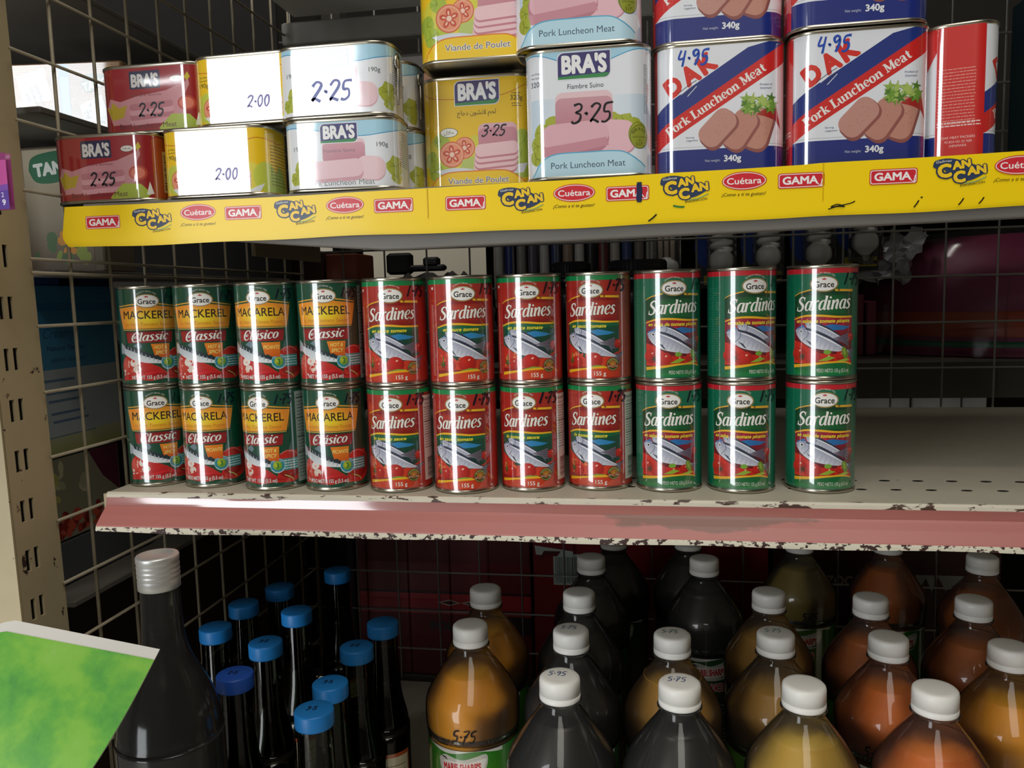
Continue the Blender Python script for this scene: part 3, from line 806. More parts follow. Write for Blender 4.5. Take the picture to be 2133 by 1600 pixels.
def art_bras_pork(price):
    A = Art(); H = 96.5; L = 130
    A.rect(-L, L, 2, H-1.5, '#eaedf2')
    A.rect(-44, 46, 20, 60, lambda u, z: mixc('#f4f5f6', '#c9dcec', abs(u)/46), 8, 4)
    wave_top(A, H-1.5, '#a8d6ea', '#3f9cc9', L)
    leafy(A, [(-38, 26, 7), (-34, 36, 7), (-26, 40, 7), (-40, 17, 6), (-30, 24, 7), (20, 42, 6), (28, 40, 7), (34, 36, 7)], ['#aab23a', '#7d8a24'], 2)
    ham_block(A, -24, 19, 38, 64)
    slice_(A, 22, 30, 15, 12, '#ecbcc6', '#cf93a0', 1.5, -.1)
    A.rrect(-36, 16, 19, 40, 9, '#bf7c8b', .05); A.rrect(-35, 16, 23, 42, 9, '#e6b2bd', .05)
    A.poly([(-36, 24), (-10, 27), (14, 30), (16, 24), (-8, 20), (-34, 17)], '#cf8f9c')
    A.ell(38, 31, 7.6, 9, '#8f962c'); A.ell(37, 34, 4, 4.6, '#aab13c')
    A.ell(39, 29, 7.4, 8.8, '#3f4216', n=36); A.ell(39, 29, 7.0, 8.4, '#989e34', n=36)
    A.arctext('BRASIL', 39, 28.4, 5.2, 2.2, '#2f3214', 150, 30, .01); A.text('INSPECIONADO', 39, 28.2, 1.2, '#2f3214', w=11)
    A.text('S.I.F.', 39, 22.6, 2.6, '#2f3214', w=6); A.text('64', 39, 25.6, 1.6, '#2f3214')
    band_bottom(A, 19, '#bfe2f0', '#56aed2')
    A.text('Pork Luncheon Meat', 0, 8.2, 5.0, '#2f4a5e', w=56, bold=.004)
    bras_logo(A, -21.5, 17.5, 73.5, 92.5)
    A.text('Fiambre Suino', -1, 66.4, 3.7, '#3a4454', w=27, bold=.002)
    A.text('320g', -38.5, 69.6, 4.0, '#3a3f4a', w=10); A.text('Net Weight', -38.5, 78.6, 1.4, '#5a606c', w=9); A.text('Peso Liquido', -38.5, 75.6, 1.4, '#5a606c', w=9)
    A.lines(43, 47, 46, 82, 30, '#8b929c', .4, 3); A.lines(-75, -50, 20, 80, 26, '#7a8088', .5, 3); A.lines(52, 78, 20, 80, 26, '#7a8088', .5, 4)
    if price: A.price(price, -12, 41, 14, '#0e0e13', 1.8, .12, 1.12)
    return A

def art_bras_poulet(price, big=True):
    A = Art(); H = 96.5; L = 130
    A.rect(-L, L, 2, H-1.5, '#f2c511')
    for k in range(9): A.ell(-44+k*11, 30+6*math.sin(k*2.1), 9, 13, ('#e6cf2c', '#d8d040', '#bccb3c')[k % 3])
    A.stroke([(-48, 86), (-38, 80), (-20, 78), (0, 79), (20, 79), (32, 82), (44, 88)], .6, '#c8641c')
    leafy(A, [(-40, 30, 8), (-36, 20, 8), (-30, 44, 7), (38, 30, 10), (41, 42, 9), (36, 18, 9)], ['#a9bd3c', '#7f9a2a'], 4)
    A.poly([(-36, 20), (-28, 16), (10, 12), (40, 16), (44, 24), (20, 20), (-20, 22)], '#d9dde4')
    ham_block(A, 2, 35, 33, 57, '#d3929f', '#e7b4bc')
    tomato_slice(A, -10, 38, 9); tomato_slice(A, -21, 33, 10.8)
    A.poly([(-14, 22), (-2, 20), (6, 26), (0, 31), (-12, 28)], '#b9c86a')
    for k in range(4): slice_(A, 16+k*.5, 22+k*4.6, 18.5, 5.2, '#f0c6cb', '#c8808c', 1.6, .06)
    A.ell(-23, 51, 7.6, 3.9, '#54411a'); A.ell(-23, 51, 7.2, 3.5, '#f3f1e6')
    A.text('\ufedd\ufefc\ufea3', -23, 49.8, 3.0, '#3a3422', w=9)
    band_bottom(A, 18, '#f4ca1a', '#e0761c')
    A.text('Viande de Poulet', 1, 8.6, 5.0, '#4f4a66', w=52, bold=.004, outline=('#f6f2e6', .05))
    bras_logo(A, -17, 20.5, 72.6, 92)
    A.text('\ufe9d\ufe8e\ufe9f\ufea9 \ufee5\ufeee\ufeb8\ufee7\ufefb \ufee2\ufea4\ufedf', 1, 64.6, 4.0, '#54471a', w=33)
    A.text('320g', 35, 74.6, 4.2, '#3a3320', w=10); A.text('Poids Net', 35, 79.6, 1.4, '#6a5a20', w=7.6)
    A.lines(31, 39, 69, 72.8, 2, '#6a5a20', .6, 3)
    A.lines(-75, -50, 20, 80, 26, '#8a7420', .5, 3); A.lines(52, 78, 20, 80, 26, '#8a7420', .5, 4)
    if price: A.price(price, 5, 46.5, 8.6, '#1e1b24', 1.3, .2, 1.2)
    return A

def art_dak(price):
    A = Art(); H = 96.5; L = 130
    A.rect(-L, L, 2, H-1.5, '#e9ebf1')
    A.rect(-L, L, 2, 19, '#14287c')
    A.rect(-L, L, 20.6, 20.9, '#9aa0ae')
    k = .625
    def line(u, z0): # height of a diagonal edge, sagging round the left corner
        z = z0+k*u
        return z
    us = [-62, -58, -54, -50, -47, -44, -41, -38, -36, -20, 0, 20, 40, 47, 52]
    def band(zl, zh, col):
        A.poly([(u, max(19, min(H-1.6, line(u, zl)))) for u in us if line(u, zh) > 19.2]+[(u, max(19, min(H-1.6, line(u, zh)))) for u in reversed(us) if line(u, zh) > 19.2], col)
    band(63.5, 78.0, '#17307f')
    band(49.0, 63.5, '#d3201f')
    rot = math.atan(k)
    for ch, u, z in (('D', -31, 60.6), ('A', -18.5, 68.2), ('K', -6.5, 75.8)): A.text(ch, u, z, 13.4, '#d8281f', w=12.6, bold=.06, rot=rot)
    for j in range(4): A.stroke([(-31+j*2.4, 60.4-j*.8), (-22+j*.8, 66.6-j*1.4), (-17, 69.4-j*1.4)], .5, ('#1b2440', '#dfe2ea')[j % 2])
    A.serif('Pork Luncheon Meat', -2.2, 51.4, 6.6, '#f3eee9', w=84, slabs=True, rot=rot)
    # slices, salad, pepper
    for cu, cz, r in ((-2, 33, -.78), (14, 31, -.95), (27, 31, -1.2)):
        A.rrect(cu-15.5+1.4, cu+15.5+1.4, cz-9.2-1, cz+9.2-1, 7, '#8e4f4c', -r); 
    for cu, cz, r, c in ((27.5, 32, -1.25, '#c48a78'), (14, 32, -.98, '#c28878'), (-2, 34, -.80, '#c58f83')):
        A.rrect(cu-14.8+1.8, cu+14.8+1.8, cz-9-1.2, cz+9-1.2, 7, '#93544e', -r)
        A.rrect(cu-14.8, cu+14.8, cz-9, cz+9, 7, c, -r)
        R = random.Random(int(cu))
        for _ in range(10): A.ell(cu+R.uniform(-7, 7), cz+R.uniform(-7, 7), .45, .3, '#a06a5e', 0, 6)
    A.poly([(26, 42), (36, 48), (41, 50), (43, 41), (46, 31), (41, 37), (33, 40)], '#a82420')
    R = random.Random(4)
    for _ in range(44):
        u, z = R.uniform(17, 39), R.uniform(45, 54); star(A, u, z, R.uniform(2.2, 5.2), R.choice(['#6f9a34', '#8fb04a', '#4f7a2a', '#a9c060']), 5, .35, R.uniform(0, 6))
    A.text('Product of', 33, 62.6, 1.5, '#3c4a78', w=9); A.text('Denmark', 33, 60, 1.5, '#3c4a78', w=8.4)
    A.text('Serving', -22, 27.4, 1.2, '#55607e', w=6); A.text('suggestion', -20.6, 25.2, 1.2, '#55607e', w=8.4)
    A.text('340g', 9, 9.2, 4.6, '#eef0f4', w=12.6, bold=.035); A.text('Net weight:', -5.5, 9.4, 1.9, '#c9cee0', w=11)
    # end panel with the small print
    e = 48.25+24.5-18*(2-PI/2)
    for sgn in (-1,):
        c = sgn*e
        A.rect(c-15, c+16, 2, H-1.5, '#cf2322')
        A.poly([(c-24, 62), (c-15, 78), (c-15, H-1.5), (c-24, H-1.5)], '#cf2322')
        A.lines(c-14, c+10, 26, 66, 18, '#e9a79d', .5, 21)
        A.lines(c-14, c+14, 24.5, 29, 2, '#f0dcd8', .8, 22)
        A.text('DAK MEAT PACKERS', c, 16.6, 1.8, '#f0d2cc', w=21); A.text('PO BOX NO. 321 9500', c, 13.6, 1.7, '#f0d2cc', w=17); A.text('DENMARK', c, 10.8, 1.7, '#f0d2cc', w=11)
    if price: A.price(price, -31, 80.5, 11, '#1f49a8', 1.7, .12, 1.05)
    return A

def small_tin(kind, price):
    A = Art(); H = 56.5; L = 130
    if kind == 'red':
        A.rect(-L, L, 1.6, H-1.2, '#98161d')
        A.poly([(-40, 22), (-36, 30), (-26, 27), (-10, 31), (16, 34), (34, 40), (36, 45), (37, 38), (33, 30), (30, 8), (-20, 8), (-34, 8)], '#c98a90')
        A.poly([(-42, 24), (-36, 22), (-33, 27), (-28, 22), (-20, 24), (-24, 14), (-34, 12)], '#b9a022')
        for k in range(4): A.rrect(-18, 22, 8+k*4, 13.4+k*4, 2.4, ('#d59aa2', '#b9737e')[k % 2], .05)
        A.ell(34, 23, 8, 6, '#b8402e'); A.ell(34, 23, 6, 4.4, '#d8755c')
        A.poly([(8, 4), (20, 15), (36, 14), (44, 6), (40, 2), (10, 2)], '#a8b83e')
        A.poly([(40, 5), (43, 16), (46, 6)], '#e9e6dc'); A.poly([(33, 44), (36, 48), (38, 44), (35, 41)], '#c7b62a')
        A.rrect(-16.5, 11.5, 36.5, 51, 1, '#1f2748'); A.text("BRA'S", -2.5, 38.6, 10, '#d9d5d2', w=25, bold=.05)
        A.ell(26, 43, 6, 2.8, '#5c1a18'); A.ell(26, 43, 5.6, 2.4, '#e8e2da'); A.text('HALAL', 26, 42.2, 1.7, '#3a2c24', w=8)
        A.text('Fiambre Bovino', -2, 30.5, 2.2, '#7a3a44', w=28); A.text('Beef Luncheon Meat', -2, 4.6, 4.4, '#50262c', w=52, bold=.004)
        A.barcode(56, 68, 8, 42, 5, '#1a1714', '#c9b48a', True)
    elif kind == 'yellow':
        A.rect(-L, L, 1.6, H-1.2, '#f2c616')
        for k in range(8): A.ell(-46+k*13, 15, 10, 12, ('#e2d24a', '#c4cc48', '#ecd030')[k % 3])
        A.stroke([(-60, 48), (-48, 46), (-36, 43), (-10, 42), (24, 43), (40, 46), (60, 43), (75, 46)], .6, '#c8641c')
        ham_block(A, 0, 30, 14, 30, '#d9a2ac', '#efc8cd')
        for k in range(3): slice_(A, 14, 10+k*3.6, 19, 4, '#f0cdd0', '#d8a0a8', 1.2, .05)
        tomato_slice(A, -18, 17, 7); tomato_slice(A, -28, 14, 9)
        A.poly([(-36, 8), (30, 4), (44, 10), (40, 3), (-30, 2)], '#e4e6e2')
        A.poly([(48, 3), (50, 24), (56, 18), (62, 26), (70, 20), (74, 4)], '#a3b83c')
        A.text('190g', -35.5, 31.5, 3.6, '#5a4a1c', w=10); A.text('Net Weight', -35.5, 39, 1.3, '#6a5a20', w=8); A.text('Peso Liquido', -35.5, 36.4, 1.3, '#6a5a20', w=8)
        bras_logo(A, -14, 17, 37, 52); A.text('Chicken Luncheon Meat', 0, 4.6, 3.8, '#6a5f6e', w=58, bold=.004, outline=('#f6f2e6', .05))
        A.lines(50, 78, 8, 42, 13, '#6a5a1c', .6, 3)
        A.barcode(80, 92, 8, 40, 5, '#1a1714', '#d8c690', True)
    else:
        A.rect(-L, L, 1.6, H-1.2, '#eceef2')
        P = [(-L+2*L*k/50, 46+4.2*math.sin((-L+2*L*k/50)/19-2.6)) for k in range(51)]
        A.poly([(-L, H-1.2)]+P+[(L, H-1.2)], '#a9d6ea'); A.stroke(P, .7, '#3f9cc9', smooth=False)
        leafy(A, [(-36, 11, 6), (-32, 19, 5), (-28, 9, 6), (-24, 22, 5), (47, 18, 8), (48, 10, 6)], ['#b3ba46', '#8c962c'], 6)
        ham_block(A, -13, 22, 22, 40, '#d9a2ae', '#ecc9cf'); slice_(A, 26, 17, 12, 9, '#f0cdd2', '#dba8b2', 1.2, -.1)
        A.rrect(-26, 20, 7, 22, 6, '#d39ba6', .04); A.rrect(-26, 20, 10, 24, 6, '#edc6cd', .04)
        bras_logo(A, -14, 16, 37.5, 52)
        A.text('190g', -32, 32, 3.6, '#6a7078', w=10)
        if kind == 'white': A.text('Fiambre Suino', 1, 30, 2.8, '#8a6f80', w=26); A.text('Pork Luncheon Meat', 1, 4.4, 4.6, '#5a6672', w=56, bold=.004, outline=('#f4f2f0', .04))
        else: A.text('Viande de Porc', -2, 4.8, 4.8, '#6a7080', w=46, bold=.004, outline=('#f4f2f0', .04))
        A.text('190g', 36, 33, 3.6, '#5a6068', w=9)
        A.lines(52, 74, 18, 46, 16, '#5a6068', .5, 8); A.barcode(76, 86, 8, 40, 5, '#2a2c30', '#dcdcd4', True)
    if price:
        s = {'red': (-10, 14, 10.5, '#101018', 1.7), 'yellow': (2, 13.5, 9, '#3a2f8c', 1.4), 'white': (0, 0, 0, 0, 0), 'upper': (-17, 13, 15, '#2c3f92', 2.3)}[kind]
        if s[2]: A.price(price, s[0], s[1], s[2], s[3], s[4], .12, 1.15)
    return A

# ------------------------------------------------ shelf strip
def logo_gama(A, u, z):
    A.rrect(u-17.5, u+17.5, z-5.9, z+5.9, 2, '#c2202c'); A.rrect(u-16.9, u+16.9, z-5.3, z+5.3, 1.7, '#f0e6e0'); A.rrect(u-16.3, u+16.3, z-4.7, z+4.7, 1.5, '#cc2a35')
    A.text('GAMA', u-.5, z-2.7, 6, '#f3efec', w=27, bold=.035)
    A.stroke([(u+12.5, z-2.6, .9), (u+15, z-5.2, 1.2), (u+16, z+.5, .6)], 0, '#f3efec', smooth=False)
def logo_cuetara(A, u, z):
    A.ell(u, z+1.6, 16.6, 6.9, '#c2202c', n=40); A.ell(u, z+1.6, 16.0, 6.3, '#efe0d8', n=40); A.ell(u, z+1.6, 15.3, 5.7, '#cf2d38', n=40)
    A.text('Cuétara', u, z-.7, 4.9, '#f4f0ee', w=25.6, bold=.012)
    A.text('¡Como a ti te gustan!', u-.5, z-9.6, 2.7, '#4a3f16', w=33, shear=.3)
def logo_cancan(A, u, z):
    A.poly([p for p in cr([(u-19.5, z+3), (u-18, z+7.5), (u-10, z+9), (u-2, z+7.8), (u+8, z+4), (u+17, z-1), (u+14, z-5), (u+4, z-8.6), (u-6, z-6), (u-12, z+1), (u-17, z+1.4), (u-19.5, z+3)], 4)], '#33405c')
    A.text('Galletas', u-11.8, z+6.1, 1.9, '#e4e1d4', w=11, shear=.3, rot=.08)
    def L(t, cu, zz, h, w, rot, b=.06): A.text(t, cu, zz, h, '#f2c82a', w=w, bold=b, rot=rot, outline=('#2b3550', .09))
    L('C', u-11, z-4.6, 9.6, 10, .06); L('AN', u+.8, z+1.2, 6, 13, .12); L('C', u-.5, z-8.8, 8, 8.6, .06); L('AN', u+11.4, z-3.4, 6, 13.4, .1)
    A.stroke([(u+3, z-10.2), (u+10, z-9.2), (u+18, z-6)], .8, '#8fae6a'); A.text('IMAGINACIÓN', u+8.5, z-11.6, 1.9, '#4a4a2c', w=17, rot=.12)
# ---------------------------------------------------------------- room
M_floor = principled('tiled_floor', '#cfcabf', 0.7, vary=(6, 0.2))
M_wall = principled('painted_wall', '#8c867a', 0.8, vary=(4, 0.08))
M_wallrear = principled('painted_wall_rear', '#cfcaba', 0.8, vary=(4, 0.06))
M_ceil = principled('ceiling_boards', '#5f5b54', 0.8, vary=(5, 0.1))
struct('floor', MB().box(-3, 3, -3.64, 2.56, -1.12, -1.1).mesh('floor'), M_floor)
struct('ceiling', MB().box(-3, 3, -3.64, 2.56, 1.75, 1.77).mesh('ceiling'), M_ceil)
struct('wall_rear', MB().box(-3, 3, 2.50, 2.54, -1.1, 1.75).mesh('wall_rear'), M_wallrear)
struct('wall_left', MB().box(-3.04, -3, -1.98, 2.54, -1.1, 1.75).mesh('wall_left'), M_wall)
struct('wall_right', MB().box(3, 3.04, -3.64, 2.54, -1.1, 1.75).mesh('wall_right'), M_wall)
# walls behind the camera, open at the doorway on the left
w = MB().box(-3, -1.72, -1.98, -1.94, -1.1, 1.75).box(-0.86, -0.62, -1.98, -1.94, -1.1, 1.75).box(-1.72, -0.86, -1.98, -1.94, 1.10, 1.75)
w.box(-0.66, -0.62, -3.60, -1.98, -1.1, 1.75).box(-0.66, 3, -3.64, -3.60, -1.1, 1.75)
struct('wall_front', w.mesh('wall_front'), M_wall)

# ---------------------------------------------------------------- shelving unit
M_post = chipped('cream_enamel_chipped', '#b5a684', '#3a2a20', 60, 0.66, 0.5)
M_shelf = chipped('white_enamel_worn', '#bdb7a6', '#5a4a3c', 80, 0.70, 0.45)
M_under = principled('grey_shelf_metal', '#dddbd5', 0.6, vary=(12, 0.06))
M_edge = chipped('white_edge_rusted', '#d6cfba', '#3a211d', 150, 0.52, 0.6, (1, 1, 1.5))
M_edgetop = chipped('white_lip_worn', '#cfc8b4', '#4b3328', 110, 0.57, 0.5, (.5, 1, 1.5))
M_wire = principled('cream_wire', '#9a8f78', 0.5, 0.0, vary=(60, 0.25))
M_wireback = principled('grey_wire', '#8c8a84', 0.45, 0.2, vary=(60, 0.2))
M_dark = principled('shadow_steel', '#1d1a18', 0.7)
M_beam = principled('grey_beam', '#8d8a80', 0.55, vary=(10, 0.08))

unit = thing('shelving_unit', 'cream metal shelving unit with wire mesh sides holding all the tins and bottles', 'shelf', (0, 0, -0.42))
Z0 = 0.42           # children are placed relative to the unit's base
def upart(name, me, mat, parent=unit):
    return link(name, me, mat, parent, (0, 0, Z0) if parent is unit else None)

# upright with pairs of slots in its inner face
mb = MB()
PX0, PX1, PY0, PY1 = -0.560, -0.503, -0.066, -0.017
zs = [-0.37+0.0415*k for k in range(28)]
outer = [Vector((PY0, -0.42, 0)), Vector((PY1, -0.42, 0)), Vector((PY1, 0.80, 0)), Vector((PY0, 0.80, 0))]
holes = []
for z in zs:
    for y in (-0.0545, -0.0450):
        holes.append([Vector((y-.0026, z-.009, 0)), Vector((y-.0026, z+.009, 0)), Vector((y+.0026, z+.009, 0)), Vector((y+.0026, z-.009, 0))])
pts = [v for l in [outer]+holes for v in l]
tri = tessellate_polygon([outer]+holes)
mb.add([(PX1, v.x, v.y) for v in pts], [tuple(t) for t in tri])
for h in holes:   # cut edges of the slots
    k = [(PX1, v.x, v.y) for v in h]; q = [(PX1-.0022, v.x, v.y) for v in h]
    mb.add(k+q, [(i, (i+1) % 4, 4+(i+1) % 4, 4+i) for i in range(4)])
mb.box(PX0, PX1-.002, PY0, PY0+.002, -0.42, 0.80)          # front face
mb.box(PX0, PX0+.002, PY0, PY1, -0.42, 0.80)
mb.box(PX0, PX1-.002, PY1-.002, PY1, -0.42, 0.80)
core = MB().box(PX0+.004, PX1-.0045, PY0+.004, PY1-.004, -0.42, 0.80).mesh('slot_shade_core')  # dark box painting the shade inside the hollow post, seen through its slots
pu = upart('upright', mb.mesh('upright'), M_post)
pu.location = (-.0012, 0, Z0); pu.rotation_euler = (0, -.0145, 0)
link('slot_shade_core', core, M_dark, pu)
mb = MB().box(0.845, 0.90, -0.066, -0.017, -0.42, 0.80, .002)
upart('upright', mb.mesh('upright_right'), M_post)

# wire mesh on the left side
mb = MB(); XM = -0.5005
for k in range(11):
    y = -0.030+0.0545*k
    if y < -0.02: continue
    mb.tube((XM-.0035, y, -0.42), (XM-.0035, y, 0.80), 0.0016, 8)
for k in range(-14, 8):
    z = 0.369+0.0557*k
    mb.tube((XM-.0004, -.0175-(.0035+.0145*max(z, -.2))/.83, z), (XM-.0004, 0.515, z), 0.0015, 8)
mb.tube((XM-.0004, -0.0250, 0.1905), (XM-.0004, 0.515, 0.1905), 0.0016, 8)
upart('side_mesh', mb.mesh('side_mesh'), M_wire)
# wire mesh across the back
mb = MB()
for k in range(-13, 9):
    x = 0.323+0.0636*k
    mb.tube((x, 0.5205, -0.42), (x, 0.5205, 0.80), 0.0014, 8)
for k in range(-11, 10):
    z = 0.233+0.0603*k
    mb.tube((-0.52, 0.5175, z), (0.86, 0.5175, z), 0.0014, 8)
upart('back_mesh', mb.mesh('back_mesh'), M_wireback)
# beam across the back under the topmost board
mb = MB().box(-0.505, 0.84, 0.493, 0.512, 0.522, 0.553, .002)
upart('crossbar', mb.mesh('crossbar'), M_beam)

def board(name, z, y1, x0, x1, parent):
    return link(name, MB().box(x0, x1, 0.0, y1, z-.0018, z, .0004).mesh(name), M_shelf, parent)
sh_mid = thing('shelf', 'middle shelf with the pink price rail, holding the round tins', 'shelf')
sh_top = thing('shelf', 'upper shelf behind the yellow strip, holding the luncheon meat tins', 'shelf')
sh_high = thing('shelf', 'topmost shelf, its dark underside seen at the top left of the photo', 'shelf')
XL, XR = -0.466, 0.84
shelf_mid = board('shelf_board', 0.0, 0.512, XL, XR, sh_mid)
M_hole = principled('perforation_dark', '#15110e', 0.9)
A = Art()
for k in range(-8, 24):
    A.ell(168+26*k, 42, 4.2, 2.2, '#15110e', n=14); A.ell(194+26*k, 74, 4.4, 2.4, '#15110e', n=14)
link('perforation', A.mesh('perforation', Level()), MAT['ink_paper'], shelf_mid, (0, 0, 0.00012))
def extrude_x(prof, x0, x1, nx, closed=False, wob=None):
    """profile of (y, z) run along x"""
    mb = MB(); n = len(prof); vs = []
    for i in range(nx+1):
        x = x0+(x1-x0)*i/nx
        for j, (y, z) in enumerate(prof):
            dy, dz = wob(x, j) if wob else (0, 0)
            vs.append((x, y+dy, z+dz))
    fs = []
    for i in range(nx):
        for j in range(n if closed else n-1):
            a, b = i*n+j, i*n+(j+1) % n
            fs.append((a, a+n, b+n, b))
    mb.add(vs, fs)
    if closed:
        k0 = 0
        mb.f.append(tuple(range(n))); mb.smooth.append(False)
        mb.f.append(tuple(nx*n+j for j in reversed(range(n)))); mb.smooth.append(False)
    return mb
# front of the middle board: worn white lip, sloping pink rail, chipped white foot
lip = extrude_x([(0.002, 0.0), (-0.0015, 0.0002), (-0.003, -0.0015), (-0.0032, -0.0042), (0.002, -0.0042)], XL, XR, 1, True)
link('shelf_lip', lip.mesh('shelf_lip'), M_edgetop, sh_mid)
def pink_mat():
    m = principled('pink_price_rail', '#b46c65', 0.5, 0.0, 0.95, 0.0, vary=(9, 0.07))
    nt = m.node_tree; b = nt.nodes['Principled BSDF']
    tc = nt.nodes.new('ShaderNodeTexCoord'); mp = nt.nodes.new('ShaderNodeMapping'); mp.inputs['Scale'].default_value = (1, 1, 3)
    nt.links.new(tc.outputs['Object'], mp.inputs['Vector'])
    n = nt.nodes.new('ShaderNodeTexNoise'); n.inputs['Scale'].default_value = 26; n.inputs['Detail'].default_value = 5
    nt.links.new(mp.outputs['Vector'], n.inputs['Vector'])
    # glue stain between two points along the rail
    sx = nt.nodes.new('ShaderNodeSeparateXYZ'); nt.links.new(tc.outputs['Object'], sx.inputs['Vector'])
    def mth(op, a, b_):
        q = nt.nodes.new('ShaderNodeMath'); q.operation = op
        for i, v in enumerate((a, b_)):
            if isinstance(v, (int, float)): q.inputs[i].default_value = v
            else: nt.links.new(v, q.inputs[i])
        return q.outputs[0]
    d = mth('ABSOLUTE', mth('SUBTRACT', sx.outputs['X'], 0.045), 0)
    inx = mth('SUBTRACT', 1.0, mth('MULTIPLY', d, 9.0))
    dz = mth('ABSOLUTE', mth('SUBTRACT', sx.outputs['Z'], -0.013), 0)
    inz = mth('SUBTRACT', 1.0, mth('MULTIPLY', dz, 95.0))
    s = mth('MULTIPLY', mth('MAXIMUM', inx, 0), mth('MAXIMUM', inz, 0))
    t = mth('ADD', s, mth('SUBTRACT', n.outputs['Fac'], 0.5))
    r = nt.nodes.new('ShaderNodeValToRGB'); r.color_ramp.elements[0].position = 0.25; r.color_ramp.elements[1].position = 0.33
    nt.links.new(t, r.inputs['Fac'])
    old = b.inputs['Base Color'].links[0].from_socket
    mx = nt.nodes.new('ShaderNodeMix'); mx.data_type = 'RGBA'
    nt.links.new(r.outputs['Color'], mx.inputs['Factor']); nt.links.new(old, mx.inputs['A'])
    mx.inputs['B'].default_value = (*lin('#8a5f54'), 1)
    nt.links.new(mx.outputs['Result'], b.inputs['Base Color'])
    return m
rail = extrude_x([(-0.0047, -0.0112), (-0.0066, -0.0130), (-0.0120, -0.0174), (-0.0195, -0.0245), (-0.0200, -0.0256), (-0.0140, -0.0256), (0.0, -0.0112)], XL, XR, 1, True)
link('price_rail', rail.mesh('price_rail'), pink_mat(), sh_mid)
edge = extrude_x([(-0.0033, -0.0042), (-0.0034, -0.0062), (-0.0039, -0.0088), (-0.0047, -0.0112), (0.0, -0.0112), (0.0, -0.0042)], XL, XR, 90, True,
                 lambda x, j: (0.0003*math.sin(x*31), 0) if j in (1, 2, 3) else (0, 0))
edge.smooth = [True]*len(edge.f)
eme = edge.mesh('rail_edge'); eme.set_sharp_from_angle(angle=.6)
M_gloss = principled('pink_rail_gloss', '#a8665f', 0.35, 0.0, 0.5, 1.0, vary=(9, 0.07), bump=(60, .12))
M_gloss.node_tree.nodes['Principled BSDF'].inputs['Coat IOR'].default_value = 2.1
link('rail_edge', eme, M_gloss, sh_mid)
foot = extrude_x([(-0.0200, -0.0256), (-0.0207, -0.0280), (-0.0207, -0.0300), (-0.0060, -0.0300), (-0.0060, -0.0256)], XL, XR, 60, True,
                 lambda x, j: (0, 0.0006*math.sin(x*37)*(j in (1, 2, 3))))
link('rail_foot', foot.mesh('rail_foot'), M_edge, sh_mid)
link('shelf_bracket', MB().box(-0.4712, -0.4662, 0.0, 0.5, -0.024, -0.002).mesh('shelf_bracket'), M_post, sh_mid)

# upper board with its turned-down front
ZT = 0.2475
b2 = board('shelf_board', ZT, 0.505, XL, XR, sh_top)
b2.data.materials.clear(); b2.data.materials.append(M_under)
lip2 = extrude_x([(0.002, ZT), (-0.002, ZT-.0003), (-0.0035, ZT-.003), (-0.0035, 0.2155), (-0.0025, 0.2145), (0.014, 0.2145), (0.014, 0.2160), (-0.0015, 0.2160), (-0.0015, ZT-.004)], XL, XR, 60, True,
                 lambda x, j: (0, (.0142*(x-.0055)-.012)*min(1, max(0, (x+.36)/.16))) if 3 <= j <= 7 else (0, 0))  # lip drawn longer to stand in for the board's lit underside
M_lip2 = principled('underside_bounce_grey', '#77736d', 0.6, vary=(14, .1))  # bounced light on the underside, put into the lip's grey
link('shelf_lip', lip2.mesh('shelf_lip_upper'), M_lip2, sh_top)
link('shelf_bracket', MB().box(-0.4712, -0.4662, 0.30, 0.5, 0.218, 0.245).mesh('shelf_bracket_upper'), M_post, sh_top)
# topmost board
b3 = board('shelf_board', 0.565, 0.505, -0.490, XR, sh_high)
b3.data.materials.clear(); b3.data.materials.append(M_under)
lip3 = extrude_x([(0.0, 0.565), (-0.003, 0.562), (-0.003, 0.530), (0.0, 0.530)], -0.490, XR, 1, True)
link('shelf_lip', lip3.mesh('shelf_lip_topmost'), M_under, sh_high)
# bottom deck
upart('base_deck', MB().box(-0.50, XR, -0.16, 0.512, -0.4218, -0.42, .0004).mesh('base_deck'), M_shelf)
upart('plinth', MB().box(-0.50, XR, -0.15, 0.50, -1.098, -0.4225).mesh('plinth'), M_dark)

# ---------------------------------------------------------------- yellow strip on the upper board
class StripMap(Flat):
    Y = -0.0125
    def cut(s, t): return [list(t)]
    def at(s, u, z, off):
        top = 244.0+0.0118*(u+190) if u > -190 else 244.0
        wav = 0.5*math.sin(u*.021)+0.35*math.sin(u*.053+1)
        if z > 221.5:                                   # flat face: printed rows follow the edge
            return (u*.001, s.Y-off*.001, (z+(0.35*wav if z > 243 else 0))*.001)
        t = (221.5-z)/10.5
        y = s.Y-.0016*math.sin(min(t, 1)*PI*.8)+.0045*t*t+.0006*wav*t
        return (u*.001, y-off*.001, (z+wav*t+(2.6*max(0, (u-100))/160*t))*.001)
A = Art()
L0, L1 = -476, 600
def ytop(u): return 244.0+.0105*(max(u, -250)+250)+(.5 if u > 120 else 0)
nu = 90
tr = []
for i in range(nu):
    a, b = L0+(L1-L0)*i/nu, L0+(L1-L0)*(i+1)/nu
    a2, b2_ = (a, b)
    zsA = [211, 212.5, 214, 215.5, 217, 218.5, 220, 221.5, 228, ytop(a)]
    zsB = [211, 212.5, 214, 215.5, 217, 218.5, 220, 221.5, 228, ytop(b)]
    for j in range(9):
        ax = lambda u, z: u if i else u+(0 if z > 240 else (4-abs(z-222)*.2 if z < 240 else 0))*-1
        p = [(ax(a, zsA[j]), zsA[j]), (b, zsB[j]), (b, zsB[j+1]), (ax(a, zsA[j+1]), zsA[j+1])]
        tr += [(p[0], p[1], p[2]), (p[0], p[2], p[3])]
A.tris(tr, '#f7d20e')
